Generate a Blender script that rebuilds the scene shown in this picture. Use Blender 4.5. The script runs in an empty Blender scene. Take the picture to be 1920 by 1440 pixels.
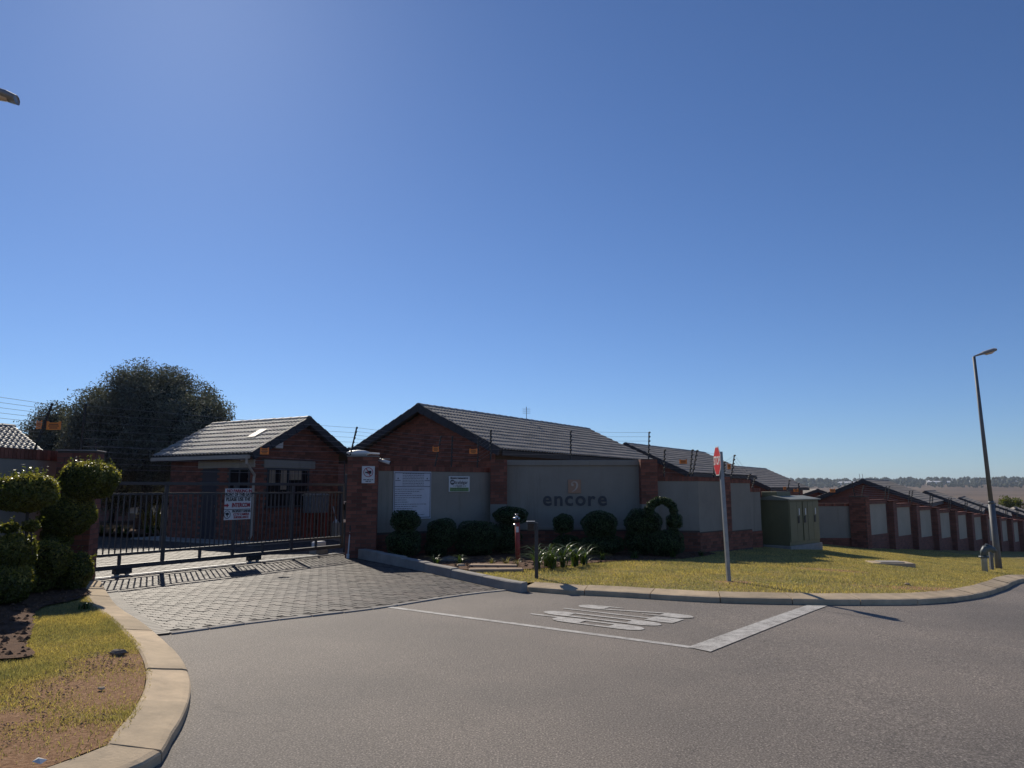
import bpy, math, random
import numpy as np
from mathutils import Vector, Matrix

random.seed(7); RNG = np.random.default_rng(7)
scene = bpy.context.scene
COL = scene.collection
PI = math.pi
R = math.radians

# ------------------------------------------------------------------ camera
F = 1400.0; CZ = 1.6; PITCH = math.atan(195/1400)
cam_d = bpy.data.cameras.new('camera'); cam = bpy.data.objects.new('camera', cam_d); COL.objects.link(cam)
cam_d.sensor_width = 36; cam_d.lens = F/1920*36; cam_d.clip_start = 0.1; cam_d.clip_end = 20000
cam.location = (0, 0, CZ); cam.rotation_euler = (PI/2 + PITCH, 0, 0)
scene.camera = cam
scene.render.engine = 'CYCLES'
scene.render.resolution_x = 1024; scene.render.resolution_y = 768

# ------------------------------------------------------------------ sky, sun, exposure
SUN_AZ, SUN_EL = -25.5, 35.5            # degrees from +Y (towards +X positive)
world = bpy.data.worlds.new('World'); scene.world = world; world.use_nodes = True
wn = world.node_tree.nodes; wl = world.node_tree.links
sky = wn.new('ShaderNodeTexSky'); sky.sky_type = 'NISHITA'; sky.sun_disc = False
sky.sun_elevation = R(SUN_EL); sky.sun_rotation = R(SUN_AZ)
sky.altitude = 1500; sky.air_density = 1.0; sky.dust_density = 0.45; sky.ozone_density = 4.0
bg = wn['Background']; bg.inputs['Strength'].default_value = 0.080
wb = wn.new('ShaderNodeMix'); wb.data_type = 'RGBA'; wb.blend_type = 'MULTIPLY'; wb.inputs[0].default_value = 1.0; wb.inputs[7].default_value = (.76, .91, 1.14, 1)   # camera white balance
wl.new(sky.outputs['Color'], wb.inputs[6]); wl.new(wb.outputs[2], bg.inputs['Color'])
sun_d = bpy.data.lights.new('sun', 'SUN'); sun = bpy.data.objects.new('sun', sun_d); COL.objects.link(sun)
sun_d.energy = 4.6; sun_d.angle = R(0.53); sun_d.color = (1.0, 0.91, 0.77)
_a = R(SUN_AZ); _e = R(SUN_EL)
SUNV = Vector((math.sin(_a)*math.cos(_e), math.cos(_a)*math.cos(_e), math.sin(_e)))
sun.rotation_euler = SUNV.to_track_quat('Z', 'Y').to_euler()
sun.location = (-20, 40, 40)
vs = scene.view_settings
vs.view_transform = 'Standard'; vs.look = 'None'; vs.gamma = 1.0; vs.use_curve_mapping = False
vs.exposure = 0.0

# ------------------------------------------------------------------ ground heights, pixel -> place
def G(x, y=0):
    k = 1.2
    return -0.09*k*np.log1p(np.exp(np.clip((x-6)/k, -30, 60)))
def sstep(a, b, t):
    t = np.clip((t-a)/(b-a), 0, 1); return t*t*(3-2*t)
def HV(x, y):            # right lawn: highest at the kerb, falling towards the walls
    return G(x, y) + 0.105 - 0.14*sstep(12, 19, y)
def HL(x, y):            # left lawn
    return G(x, y) + 0.105
def ray(px, py):
    u = (px-960)/F; v = (720-py)/F
    return Vector((u, math.cos(PITCH)-v*math.sin(PITCH), math.sin(PITCH)+v*math.cos(PITCH)))
def P(px, py, h=G):      # the place on the ground seen at a pixel
    d = ray(px, py); z = 0.0
    for _ in range(60):
        t = (z-CZ)/d.z; x, y = d.x*t, d.y*t
        z = 0.5*z + 0.5*float(h(x, y))
    return Vector((x, y, z))
def AT(px, py, D):
    d = ray(px, py); t = D/d.y
    return Vector((d.x*t, D, CZ+d.z*t))

# ------------------------------------------------------------------ mesh helpers
def mesh_np(name, V, Fc):
    V = np.asarray(V, dtype=np.float32); Fc = np.asarray(Fc, dtype=np.int32)
    me = bpy.data.meshes.new(name); k = Fc.shape[1]
    me.vertices.add(len(V)); me.vertices.foreach_set('co', V.ravel())
    me.loops.add(Fc.size); me.loops.foreach_set('vertex_index', Fc.ravel())
    me.polygons.add(len(Fc)); me.polygons.foreach_set('loop_start', np.arange(0, Fc.size, k, dtype=np.int32))
    me.update(calc_edges=True)
    return me
def link(name, me, mat=None, parent=None, loc=None, rot=None):
    o = bpy.data.objects.new(name, me); COL.objects.link(o)
    if mat is not None and me is not None and not me.materials: me.materials.append(mat)
    if parent is not None: o.parent = parent
    if loc is not None: o.location = loc
    if rot is not None: o.rotation_euler = rot
    return o
def tag(o, label, cat, group=None):
    o['label'] = label; o['category'] = cat
    if group: o['group'] = group
    return o
def struct(o): o['kind'] = 'structure'; return o
def stuff(o, label=None, cat=None):
    o['kind'] = 'stuff'
    if label: o['label'] = label
    if cat: o['category'] = cat
    return o
def empty(name, loc=(0, 0, 0), rz=0.0):
    o = bpy.data.objects.new(name, None); COL.objects.link(o)
    o.empty_display_size = 0.2; o.location = loc; o.rotation_euler = (0, 0, rz); return o
def thing(name, label, cat, loc=(0, 0, 0), rz=0.0, group=None):
    return tag(empty(name, loc, rz), label, cat, group)

class MB:
    def __init__(s): s.v = []; s.f = []
    def add(s, V, Fc):
        n = len(s.v); s.v.extend([tuple(p) for p in V]); s.f.extend([tuple(i+n for i in q) for q in Fc]); return s
    def box(s, x0, x1, y0, y1, z0, z1):
        return s.add([(x0,y0,z0),(x1,y0,z0),(x1,y1,z0),(x0,y1,z0),(x0,y0,z1),(x1,y0,z1),(x1,y1,z1),(x0,y1,z1)],
                     [(0,3,2,1),(4,5,6,7),(0,1,5,4),(1,2,6,5),(2,3,7,6),(3,0,4,7)])
    def bbox(s, x0, x1, y0, y1, z0, z1, b=0.01):     # box with chamfered edges
        lo = (x0, y0, z0); hi = (x1, y1, z1)
        V = []; idx = {}
        for sx in (0, 1):
            for sy in (0, 1):
                for sz in (0, 1):
                    for ax in range(3):
                        c = [(lo, hi)[k][i] for i, k in enumerate((sx, sy, sz))]
                        for j in range(3):
                            if j != ax: c[j] += b*(1 if (sx, sy, sz)[j] == 0 else -1)
                        idx[(sx, sy, sz, ax)] = len(V); V.append(tuple(c))
        Fc = []
        for ax in range(3):
            o = [j for j in range(3) if j != ax]
            for sgn in (0, 1):
                q = []
                for a, c in ((0, 0), (1, 0), (1, 1), (0, 1)):
                    k = [0, 0, 0]; k[ax] = sgn; k[o[0]] = a; k[o[1]] = c; q.append(idx[(*k, ax)])
                Fc.append(tuple(q))
            for a in (0, 1):
                for c in (0, 1):
                    k0 = [0, 0, 0]; k1 = [0, 0, 0]; k0[ax] = 0; k1[ax] = 1
                    k0[o[0]] = k1[o[0]] = a; k0[o[1]] = k1[o[1]] = c
                    Fc.append((idx[(*k0, o[0])], idx[(*k1, o[0])], idx[(*k1, o[1])], idx[(*k0, o[1])]))
        for sx in (0, 1):
            for sy in (0, 1):
                for sz in (0, 1): Fc.append(tuple(idx[(sx, sy, sz, ax)] for ax in range(3)))
        return s.add(V, Fc)
    def prism(s, pts, d):
        n = len(pts); d = Vector(d); V = [Vector(p) for p in pts]+[Vector(p)+d for p in pts]
        return s.add(V, [tuple(range(n))[::-1], tuple(range(n, 2*n))]+[(i, (i+1) % n, n+(i+1) % n, n+i) for i in range(n)])
    def tube(s, pts, r, n=6, caps=True):
        pts = [Vector(p) for p in pts]; m = len(pts)
        rs = r if isinstance(r, (list, tuple)) else [r]*m
        V = []; prev = None
        for i, p in enumerate(pts):
            t = (pts[min(i+1, m-1)]-pts[max(i-1, 0)]).normalized()
            a = prev if prev is not None else (Vector((1, 0, 0)) if abs(t.x) < .8 else Vector((0, 1, 0)))
            a = (a-t*a.dot(t)).normalized(); prev = a; b = t.cross(a)
            for k in range(n):
                an = 2*PI*k/n; V.append(p+(a*math.cos(an)+b*math.sin(an))*rs[i])
        Fc = [(i*n+k, i*n+(k+1) % n, (i+1)*n+(k+1) % n, (i+1)*n+k) for i in range(m-1) for k in range(n)]
        if caps: Fc += [tuple(range(n))[::-1], tuple(range((m-1)*n, m*n))]
        return s.add(V, Fc)
    def lathe(s, o, prof, n=16, axis='z'):
        V = []
        for r, h in prof:
            for k in range(n):
                a = 2*PI*k/n; c, q = r*math.cos(a), r*math.sin(a)
                V.append((o[0]+c, o[1]+q, o[2]+h) if axis == 'z' else ((o[0]+h, o[1]+c, o[2]+q) if axis == 'x' else (o[0]+q, o[1]+h, o[2]+c)))
        m = len(prof)
        Fc = [(i*n+k, i*n+(k+1) % n, (i+1)*n+(k+1) % n, (i+1)*n+k) for i in range(m-1) for k in range(n)]
        Fc += [tuple(range(n))[::-1], tuple(range((m-1)*n, m*n))]
        return s.add(V, Fc)
    def mesh(s, name='mesh'):
        me = bpy.data.meshes.new(name); me.from_pydata(s.v, [], s.f); me.update(); return me
    def build(s, name, mat, parent=None, smooth=False, loc=None, rot=None):
        me = s.mesh(name)
        if smooth:
            me.polygons.foreach_set('use_smooth', [True]*len(me.polygons))
        return link(name, me, mat, parent, loc, rot)

def in_poly(x, y, poly):
    x = np.asarray(x, float); y = np.asarray(y, float); c = np.zeros(x.shape, bool); n = len(poly)
    for i in range(n):
        x0, y0 = poly[i][0], poly[i][1]; x1, y1 = poly[i-1][0], poly[i-1][1]
        k = ((y0 > y) != (y1 > y)) & (x < (x1-x0)*(y-y0)/((y1-y0) if y1 != y0 else 1e-9)+x0); c ^= k
    return c
def catmull(pts, step=0.12):
    pts = [np.array(p[:2], float) for p in pts]; P_ = [2*pts[0]-pts[1]]+pts+[2*pts[-1]-pts[-2]]; out = []
    for i in range(1, len(P_)-2):
        p0, p1, p2, p3 = P_[i-1:i+3]; n = max(2, int(np.linalg.norm(p2-p1)/step))
        for k in range(n):
            t = k/n; out.append(.5*((2*p1)+(-p0+p2)*t+(2*p0-5*p1+4*p2-p3)*t*t+(-p0+3*p1-3*p2+p3)*t**3))
    out.append(pts[-1]); return np.array(out)
def offset(line, d):
    t = np.gradient(line, axis=0); t /= np.linalg.norm(t, axis=1)[:, None]
    return line+np.stack([-t[:, 1], t[:, 0]], 1)*d
def sheet(name, poly, h, mat, cell=0.6, dz=0.0):
    """flat polygon cut by a grid and laid over the height function h"""
    import bmesh
    bm = bmesh.new(); vs_ = [bm.verts.new((p[0], p[1], 0)) for p in poly]; bm.faces.new(vs_)
    bmesh.ops.triangulate(bm, faces=bm.faces[:])
    xs = [p[0] for p in poly]; ys = [p[1] for p in poly]
    for ax, lo, hi in ((0, min(xs), max(xs)), (1, min(ys), max(ys))):
        g = math.ceil(lo/cell)*cell
        while g < hi:
            no = (1, 0, 0) if ax == 0 else (0, 1, 0); co = (g, 0, 0) if ax == 0 else (0, g, 0)
            bmesh.ops.bisect_plane(bm, geom=bm.verts[:]+bm.edges[:]+bm.faces[:], plane_co=co, plane_no=no); g += cell
    for v in bm.verts: v.co.z = float(h(v.co.x, v.co.y))+dz
    bm.normal_update()
    for f in bm.faces:
        if f.normal.z < 0: f.normal_flip()
    me = bpy.data.meshes.new(name); bm.to_mesh(me); bm.free()
    me.polygons.foreach_set('use_smooth', [True]*len(me.polygons))
    return link(name, me, mat)

_tc = {}
def text_mesh(body, size=1.0, depth=0.004, bold=0.0, sx=1.0, align='CENTER'):
    key = (body, size, depth, bold, sx, align)
    if key in _tc: return _tc[key]
    cu = bpy.data.curves.new('text', 'FONT'); cu.body = body; cu.size = size; cu.extrude = depth; cu.offset = bold
    cu.align_x = align; cu.align_y = 'CENTER'; cu.resolution_u = 3
    ob = bpy.data.objects.new('text_tmp', cu); COL.objects.link(ob)
    dg = bpy.context.evaluated_depsgraph_get(); me = bpy.data.meshes.new_from_object(ob.evaluated_get(dg))
    bpy.data.objects.remove(ob); bpy.data.curves.remove(cu)
    if sx != 1.0:
        for v in me.vertices: v.co.x *= sx
    _tc[key] = me; return me
def put_text(parent, body, x, z, size, mat, y=-0.006, bold=0.0, sx=1.0, align='CENTER', name='lettering', depth=0.003):
    me = text_mesh(body, size, depth, bold, sx, align).copy(); me.materials.clear(); me.materials.append(mat)
    return link(name, me, None, parent, (x, y, z), (PI/2, 0, 0))

# ------------------------------------------------------------------ materials
def S(r, g, b):
    f = lambda c: (c/255/12.92) if c/255 <= .04045 else ((c/255+.055)/1.055)**2.4
    return (f(r), f(g), f(b))
def new_mat(name):
    m = bpy.data.materials.new(name); m.use_nodes = True
    nt = m.node_tree; return m, nt.nodes, nt.links, nt.nodes['Principled BSDF']
def noise(n, l, scale, detail=6, rough=.6, coord='Object', dist=0.0):
    t = n.new('ShaderNodeTexCoord'); x = n.new('ShaderNodeTexNoise')
    x.inputs['Scale'].default_value = scale; x.inputs['Detail'].default_value = detail; x.inputs['Roughness'].default_value = rough
    x.inputs['Distortion'].default_value = dist
    if coord == 'World':
        g = n.new('ShaderNodeNewGeometry'); l.new(g.outputs['Position'], x.inputs['Vector'])
    else: l.new(t.outputs[coord], x.inputs['Vector'])
    return x.outputs['Fac']
def ramp(n, l, fac, stops):
    r = n.new('ShaderNodeValToRGB'); e = r.color_ramp.elements
    while len(e) < len(stops): e.new(.5)
    for i, (p, c) in enumerate(stops): e[i].position = p; e[i].color = (*c, 1) if len(c) == 3 else c
    l.new(fac, r.inputs['Fac']); return r.outputs['Color']
def mixc(n, l, fac, a, b, mode='MIX'):
    m = n.new('ShaderNodeMix'); m.data_type = 'RGBA'; m.blend_type = mode
    for s, v in ((0, fac), (6, a), (7, b)):
        if hasattr(v, 'links'): l.new(v, m.inputs[s])
        else: m.inputs[s].default_value = v if s == 0 else (*v, 1)
    return m.outputs[2]
def math_(n, l, op, a, b=0.0, clamp=False):
    m = n.new('ShaderNodeMath'); m.operation = op; m.use_clamp = clamp
    for i, v in enumerate((a, b)):
        if hasattr(v, 'links'): l.new(v, m.inputs[i])
        else: m.inputs[i].default_value = v
    return m.outputs[0]
def bump(n, l, bsdf, h, strength=.3, dist=.01):
    b = n.new('ShaderNodeBump'); b.inputs['Strength'].default_value = strength; b.inputs['Distance'].default_value = dist
    l.new(h, b.inputs['Height']); l.new(b.outputs['Normal'], bsdf.inputs['Normal'])
def rnd(n, l):      # one random number for each piece, whether it is an object or an island of a joined mesh
    oi = n.new('ShaderNodeObjectInfo'); g = n.new('ShaderNodeNewGeometry')
    return math_(n, l, 'FRACT', math_(n, l, 'ADD', oi.outputs['Random'], g.outputs['Random Per Island']))
def pmat(name, c1, c2=None, scale=3.0, rough=.7, bmp=0.0, bscale=None, spec=.5, metal=0.0, vary=0.0, coord='Object', big=0.0, bdist=.01):
    m, n, l, b = new_mat(name)
    c2 = c2 or tuple(x*.75 for x in c1)
    f = noise(n, l, scale, 8, .65, coord)
    col = ramp(n, l, f, [(.32, c2), (.68, c1)])
    if vary:
        r = rnd(n, l); k = ramp(n, l, r, [(0, (1-vary,)*3), (.5, (1, 1, 1)), (1, (1+vary*.6, 1+vary*.45, 1+vary*.35))])
        col = mixc(n, l, 1.0, col, k, 'MULTIPLY')
    if big:
        g = noise(n, l, .45, 5, .6, 'World'); k = ramp(n, l, g, [(.3, (1-big,)*3), (.7, (1+big*.4,)*3)])
        col = mixc(n, l, 1.0, col, k, 'MULTIPLY')
    l.new(col, b.inputs['Base Color']); b.inputs['Roughness'].default_value = rough
    b.inputs['Specular IOR Level'].default_value = spec; b.inputs['Metallic'].default_value = metal
    if bmp: bump(n, l, b, noise(n, l, bscale or scale*6, 8, .7, coord), bmp, bdist)
    return m
def leafmat(name, c, trans=.35, rough=.45, vary=.5, tint=(1.5, 1.35, .8), spec=.4, big=0.0):
    m, n, l, b = new_mat(name)
    g = n.new('ShaderNodeNewGeometry'); r = g.outputs['Random Per Island']
    dark = tuple(x*(1-vary) for x in c); lt = tuple(x*(1+vary*t*.5) for x, t in zip(c, tint))
    col = ramp(n, l, r, [(0, dark), (.6, c), (1, lt)])
    if big:
        q = ramp(n, l, noise(n, l, .9, 4, .6, 'World'), [(.35, (1-big, 1-big*.9, 1-big*.6)), (.65, (1+big*.5, 1+big*.2, 1))])
        col = mixc(n, l, 1.0, col, q, 'MULTIPLY')
    l.new(col, b.inputs['Base Color']); b.inputs['Roughness'].default_value = rough
    b.inputs['Specular IOR Level'].default_value = spec
    t = n.new('ShaderNodeBsdfTranslucent'); l.new(mixc(n, l, 1.0, col, (1.25, 1.25, .55), 'MULTIPLY'), t.inputs['Color'])
    mx = n.new('ShaderNodeMixShader'); mx.inputs[0].default_value = trans
    l.new(b.outputs[0], mx.inputs[1]); l.new(t.outputs[0], mx.inputs[2]); l.new(mx.outputs[0], n['Material Output'].inputs['Surface'])
    return m

M = {}
M['brick'] = pmat('red_brick', (.27, .105, .07), (.19, .074, .052), 9, .85, .35, 60, .3, vary=.38)
M['brick_dark'] = pmat('dark_brick', (.17, .06, .042), (.11, .04, .03), 9, .85, .35, 60, .3, vary=.35)
M['mortar'] = pmat('mortar', (.13, .10, .085), (.095, .072, .062), 12, .95, .3, 80, .2)
M['plaster'] = pmat('grey_plaster', (.235, .215, .185), (.205, .188, .162), 1.2, .88, .25, 45, .25, big=.18, coord='World')
M['plaster_light'] = pmat('light_grey_plaster', (.34, .305, .25), (.29, .262, .215), 1.2, .88, .25, 45, .25, big=.15, coord='World')
def mat_plaster(name, c1, c2):
    m, n, l, b = new_mat(name)
    col = ramp(n, l, noise(n, l, 1.3, 8, .65, 'World'), [(.32, c2), (.68, c1)])
    g = n.new('ShaderNodeNewGeometry'); mp = n.new('ShaderNodeMapping'); mp.inputs['Scale'].default_value = (5, 5, .35); l.new(g.outputs['Position'], mp.inputs['Vector'])
    st = n.new('ShaderNodeTexNoise'); st.inputs['Scale'].default_value = 1.0; st.inputs['Detail'].default_value = 7; st.inputs['Roughness'].default_value = .7; l.new(mp.outputs[0], st.inputs['Vector'])
    col = mixc(n, l, 1.0, col, ramp(n, l, st.outputs['Fac'], [(.30, (.80, .79, .77)), (.45, (1, 1, 1)), (.62, (1.0, 1.0, 1.0)), (.75, (1.12, 1.11, 1.09))]), 'MULTIPLY')
    l.new(col, b.inputs['Base Color']); b.inputs['Roughness'].default_value = .9; b.inputs['Specular IOR Level'].default_value = .2
    bump(n, l, b, noise(n, l, 55, 6, .7, 'World'), .3, .006); return m
M['plaster'] = mat_plaster('grey_plaster', (.32, .285, .235), (.265, .238, .20))
M['plaster_light'] = mat_plaster('light_grey_plaster', (.48, .42, .335), (.40, .355, .285))
M['concrete'] = pmat('kerb_concrete', (.64, .50, .335), (.44, .35, .24), 4, .9, .5, 40, .2, vary=.14, coord='World', big=.30)
M['concrete_grey'] = pmat('grey_concrete', (.36, .335, .30), (.27, .25, .225), 4, .9, .4, 40, .2, vary=.1, coord='World')
M['tile'] = pmat('concrete_roof_tile', (.37, .335, .29), (.27, .245, .215), 14, .6, .4, 90, .45, vary=.2)
M['tile_dark'] = pmat('dark_verge_tile', (.055, .055, .06), (.04, .04, .044), 14, .7, .3, 90, .35, vary=.15)
M['deck'] = pmat('roof_underlay', (.05, .045, .04), None, 4, .9)
M['wood_dark'] = pmat('dark_fascia', (.05, .04, .035), None, 6, .7)
M['gutter'] = pmat('beige_gutter', (.42, .36, .29), (.36, .31, .25), 6, .5, spec=.4)
M['white_metal'] = pmat('white_enamel', (.72, .71, .69), (.62, .61, .6), 6, .4)
M['gate_steel'] = pmat('charcoal_gate_paint', (.045, .045, .05), (.03, .03, .034), 8, .42, spec=.5)
M['black_metal'] = pmat('black_fence_paint', (.018, .018, .02), (.012, .012, .013), 9, .5)
M['galv'] = pmat('galvanised_steel', (.34, .35, .36), (.24, .25, .26), 7, .48, metal=.6, spec=.5)
M['pole'] = pmat('grey_pole_paint', (.16, .165, .17), (.11, .115, .12), 5, .6)
M['wire'] = pmat('fence_wire', (.30, .30, .30), None, 5, .35, metal=.8)
M['orange'] = pmat('orange_plastic', (.95, .27, .035), (.88, .24, .03), 6, .5)
M['print_black'] = pmat('black_print', (.02, .02, .022), None, 5, .6)
M['print_red'] = pmat('red_print', (.42, .03, .05), None, 5, .6)
M['print_green'] = pmat('green_print', (.20, .34, .12), None, 5, .6)
M['sign_white'] = pmat('white_sign_face', (.70, .69, .67), (.64, .63, .61), 3, .45)
M['sign_notice'] = pmat('notice_board_face', (.60, .60, .64), (.52, .52, .57), 3, .4)
M['stop_red'] = pmat('stop_sign_red', (.62, .045, .05), (.55, .04, .045), 3, .35)
M['glass'] = pmat('dark_window_glass', (.012, .014, .017), None, 3, .06, spec=.6)
M['frame'] = pmat('window_frame', (.06, .06, .065), None, 5, .5)
M['door'] = pmat('dark_door', (.035, .035, .045), None, 5, .5)
M['navy'] = pmat('navy_door_paint', (.02, .028, .06), (.015, .02, .045), 5, .45)
M['kiosk'] = pmat('olive_kiosk_paint', (.175, .165, .085), (.145, .137, .07), 3, .5, .1, 40)
M['kiosk_roof'] = pmat('pale_olive_roof', (.26, .26, .20), (.2, .2, .15), 3, .5)
M['red_paint'] = pmat('red_pipe_paint', (.36, .05, .035), (.28, .04, .03), 6, .5)
M['chrome'] = pmat('worn_chrome', (.6, .6, .6), None, 5, .25, metal=1)
M['hydrant'] = pmat('hydrant_paint', (.10, .13, .14), (.07, .09, .10), 6, .5)
M['hydrant_pale'] = pmat('pale_hydrant_paint', (.42, .46, .46), (.3, .34, .34), 6, .5)
M['tan'] = pmat('tan_emblem', (.42, .24, .15), (.37, .21, .13), 5, .6)
M['tan_light'] = pmat('pale_emblem', (.62, .50, .40), None, 5, .6)
M['letter'] = pmat('dark_grey_letter', (.055, .055, .062), None, 5, .5)
M['bark'] = pmat('grey_bark', (.07, .058, .046), (.035, .03, .025), 12, .9, .6, 30)
M['soil'] = pmat('garden_soil', (.19, .105, .062), (.08, .045, .028), 5, .95, .8, 30, .2, coord='World', bdist=.03)
M['silver'] = pmat('silver_car_paint', (.38, .39, .41), None, 2, .3, metal=.6)
M['rubber'] = pmat('tyre_rubber', (.02, .02, .02), None, 6, .8)
M['slab'] = pmat('sandstone_slab', (.40, .30, .21), (.28, .21, .15), 4, .9, .5, 40, .2, vary=.2, coord='World')
M['rock'] = pmat('garden_rock', (.24, .20, .16), (.14, .12, .1), 6, .9, .8, 25, .2)
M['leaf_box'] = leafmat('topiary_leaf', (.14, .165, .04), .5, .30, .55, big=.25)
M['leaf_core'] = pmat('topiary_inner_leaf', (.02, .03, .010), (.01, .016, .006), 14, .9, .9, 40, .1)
M['tree_core'] = pmat('inner_crown_shade', (.06, .068, .054), (.03, .034, .027), 9, .95, .9, 30, .05)  # darker copy of the olive leaf, shade inside the crown as colour
M['leaf_sunlit'] = leafmat('sunlit_young_leaf', (.36, .33, .10), .5, .35, .4)  # pale young leaf, its bright colour imitates sun on the shrub tops
M['lamp_grey'] = pmat('pale_lamp_housing', (.30, .30, .31), (.24, .24, .25), 6, .5)
M['crumb'] = pmat('dry_soil_crumb', (.34, .20, .11), (.22, .125, .07), 20, .95)
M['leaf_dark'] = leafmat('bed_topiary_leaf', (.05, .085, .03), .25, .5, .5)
M['leaf_tree'] = leafmat('olive_leaf', (.175, .19, .155), .12, .75, .45, tint=(1.2, 1.2, 1.2), spec=.12, big=.2)
M['leaf_strap'] = leafmat('strap_leaf', (.07, .115, .03), .35, .35, .4)
M['leaf_dry'] = leafmat('dry_strap_leaf', (.22, .20, .07), .35, .5, .4)
M['grass'] = leafmat('lawn_blade', (.50, .455, .225), .4, .6, .6, tint=(1.5, 1.3, 1.2), spec=.2, big=.38)
M['grass_dry'] = leafmat('straw_blade', (.52, .42, .23), .35, .7, .35, spec=.2)

def mat_asphalt():
    m, n, l, b = new_mat('worn_asphalt')
    fine = noise(n, l, 75, 4, .75, 'World'); mid = noise(n, l, 22, 5, .7, 'World'); big = noise(n, l, .35, 5, .55, 'World')
    col = ramp(n, l, fine, [(.36, (.070, .060, .051)), (.47, (.160, .138, .118)), (.56, (.230, .199, .170)), (.67, (.54, .475, .41))])
    col = mixc(n, l, 1.0, col, ramp(n, l, big, [(.32, (.74, .74, .75)), (.68, (1.16, 1.13, 1.10))]), 'MULTIPLY')
    col = mixc(n, l, 1.0, col, ramp(n, l, mid, [(.3, (.84, .84, .84)), (.7, (1.1, 1.1, 1.1))]), 'MULTIPLY')
    st = noise(n, l, 1.6, 6, .7, 'World', .8)       # oil and tyre stains
    col = mixc(n, l, 1.0, col, ramp(n, l, st, [(.27, (.66, .66, .67)), (.36, (1, 1, 1))]), 'MULTIPLY')
    l.new(col, b.inputs['Base Color']); b.inputs['Roughness'].default_value = .78; b.inputs['Specular IOR Level'].default_value = .35
    # darker wheel paths and a few tar-sealed cracks
    geo = n.new('ShaderNodeNewGeometry'); vo = n.new('ShaderNodeTexVoronoi'); vo.feature = 'DISTANCE_TO_EDGE'; vo.inputs['Scale'].default_value = .16
    ds = n.new('ShaderNodeVectorMath'); ds.operation = 'ADD'; nv = n.new('ShaderNodeTexNoise'); nv.inputs['Scale'].default_value = 1.1; nv.inputs['Detail'].default_value = 6
    l.new(geo.outputs['Position'], nv.inputs['Vector']); l.new(geo.outputs['Position'], ds.inputs[0]); l.new(nv.outputs['Color'], ds.inputs[1]); l.new(ds.outputs[0], vo.inputs['Vector'])
    ck = ramp(n, l, vo.outputs['Distance'], [(.0, (.55, .55, .56)), (.0022, (.62, .62, .63)), (.005, (1, 1, 1))])
    ck = mixc(n, l, ramp(n, l, noise(n, l, .22, 3, .5, 'World'), [(.5, (0, 0, 0)), (.56, (1, 1, 1))]), (1, 1, 1), ck)
    l.new(mixc(n, l, 1.0, col, ck, 'MULTIPLY'), b.inputs['Base Color'])
    bump(n, l, b, fine, .7, .008); return m
M['asphalt'] = mat_asphalt()
def mat_paint():
    m, n, l, b = new_mat('worn_road_paint')
    fine = noise(n, l, 110, 3, .7, 'World'); mid = noise(n, l, 7, 6, .7, 'World')
    w = math_(n, l, 'ADD', math_(n, l, 'MULTIPLY', fine, .55), math_(n, l, 'MULTIPLY', mid, .45))
    col = ramp(n, l, w, [(.41, (.15, .135, .12)), (.49, (.40, .38, .35)), (.62, (.58, .56, .52))])
    l.new(col, b.inputs['Base Color']); b.inputs['Roughness'].default_value = .75
    bump(n, l, b, fine, .4, .004); return m
M['paint'] = mat_paint()
def mat_paver():
    m, n, l, b = new_mat('grey_paver')
    r = rnd(n, l); f = noise(n, l, 60, 5, .7, 'World'); g = noise(n, l, .6, 5, .6, 'World')
    col = ramp(n, l, r, [(0, (.062, .052, .046)), (.45, (.092, .078, .069)), (.8, (.115, .092, .079)), (1, (.13, .112, .098))])
    col = mixc(n, l, 1.0, col, ramp(n, l, f, [(.3, (.75,)*3), (.7, (1.2,)*3)]), 'MULTIPLY')
    col = mixc(n, l, 1.0, col, ramp(n, l, g, [(.3, (.75, .76, .78)), (.7, (1.15, 1.12, 1.08))]), 'MULTIPLY')
    l.new(col, b.inputs['Base Color']); b.inputs['Roughness'].default_value = .55; b.inputs['Specular IOR Level'].default_value = .11
    bump(n, l, b, f, .3, .003); return m
M['paver'] = mat_paver()
M['paver_sand'] = pmat('paver_joint_sand', (.085, .072, .06), (.05, .043, .037), 20, .95, coord='World')
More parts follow.
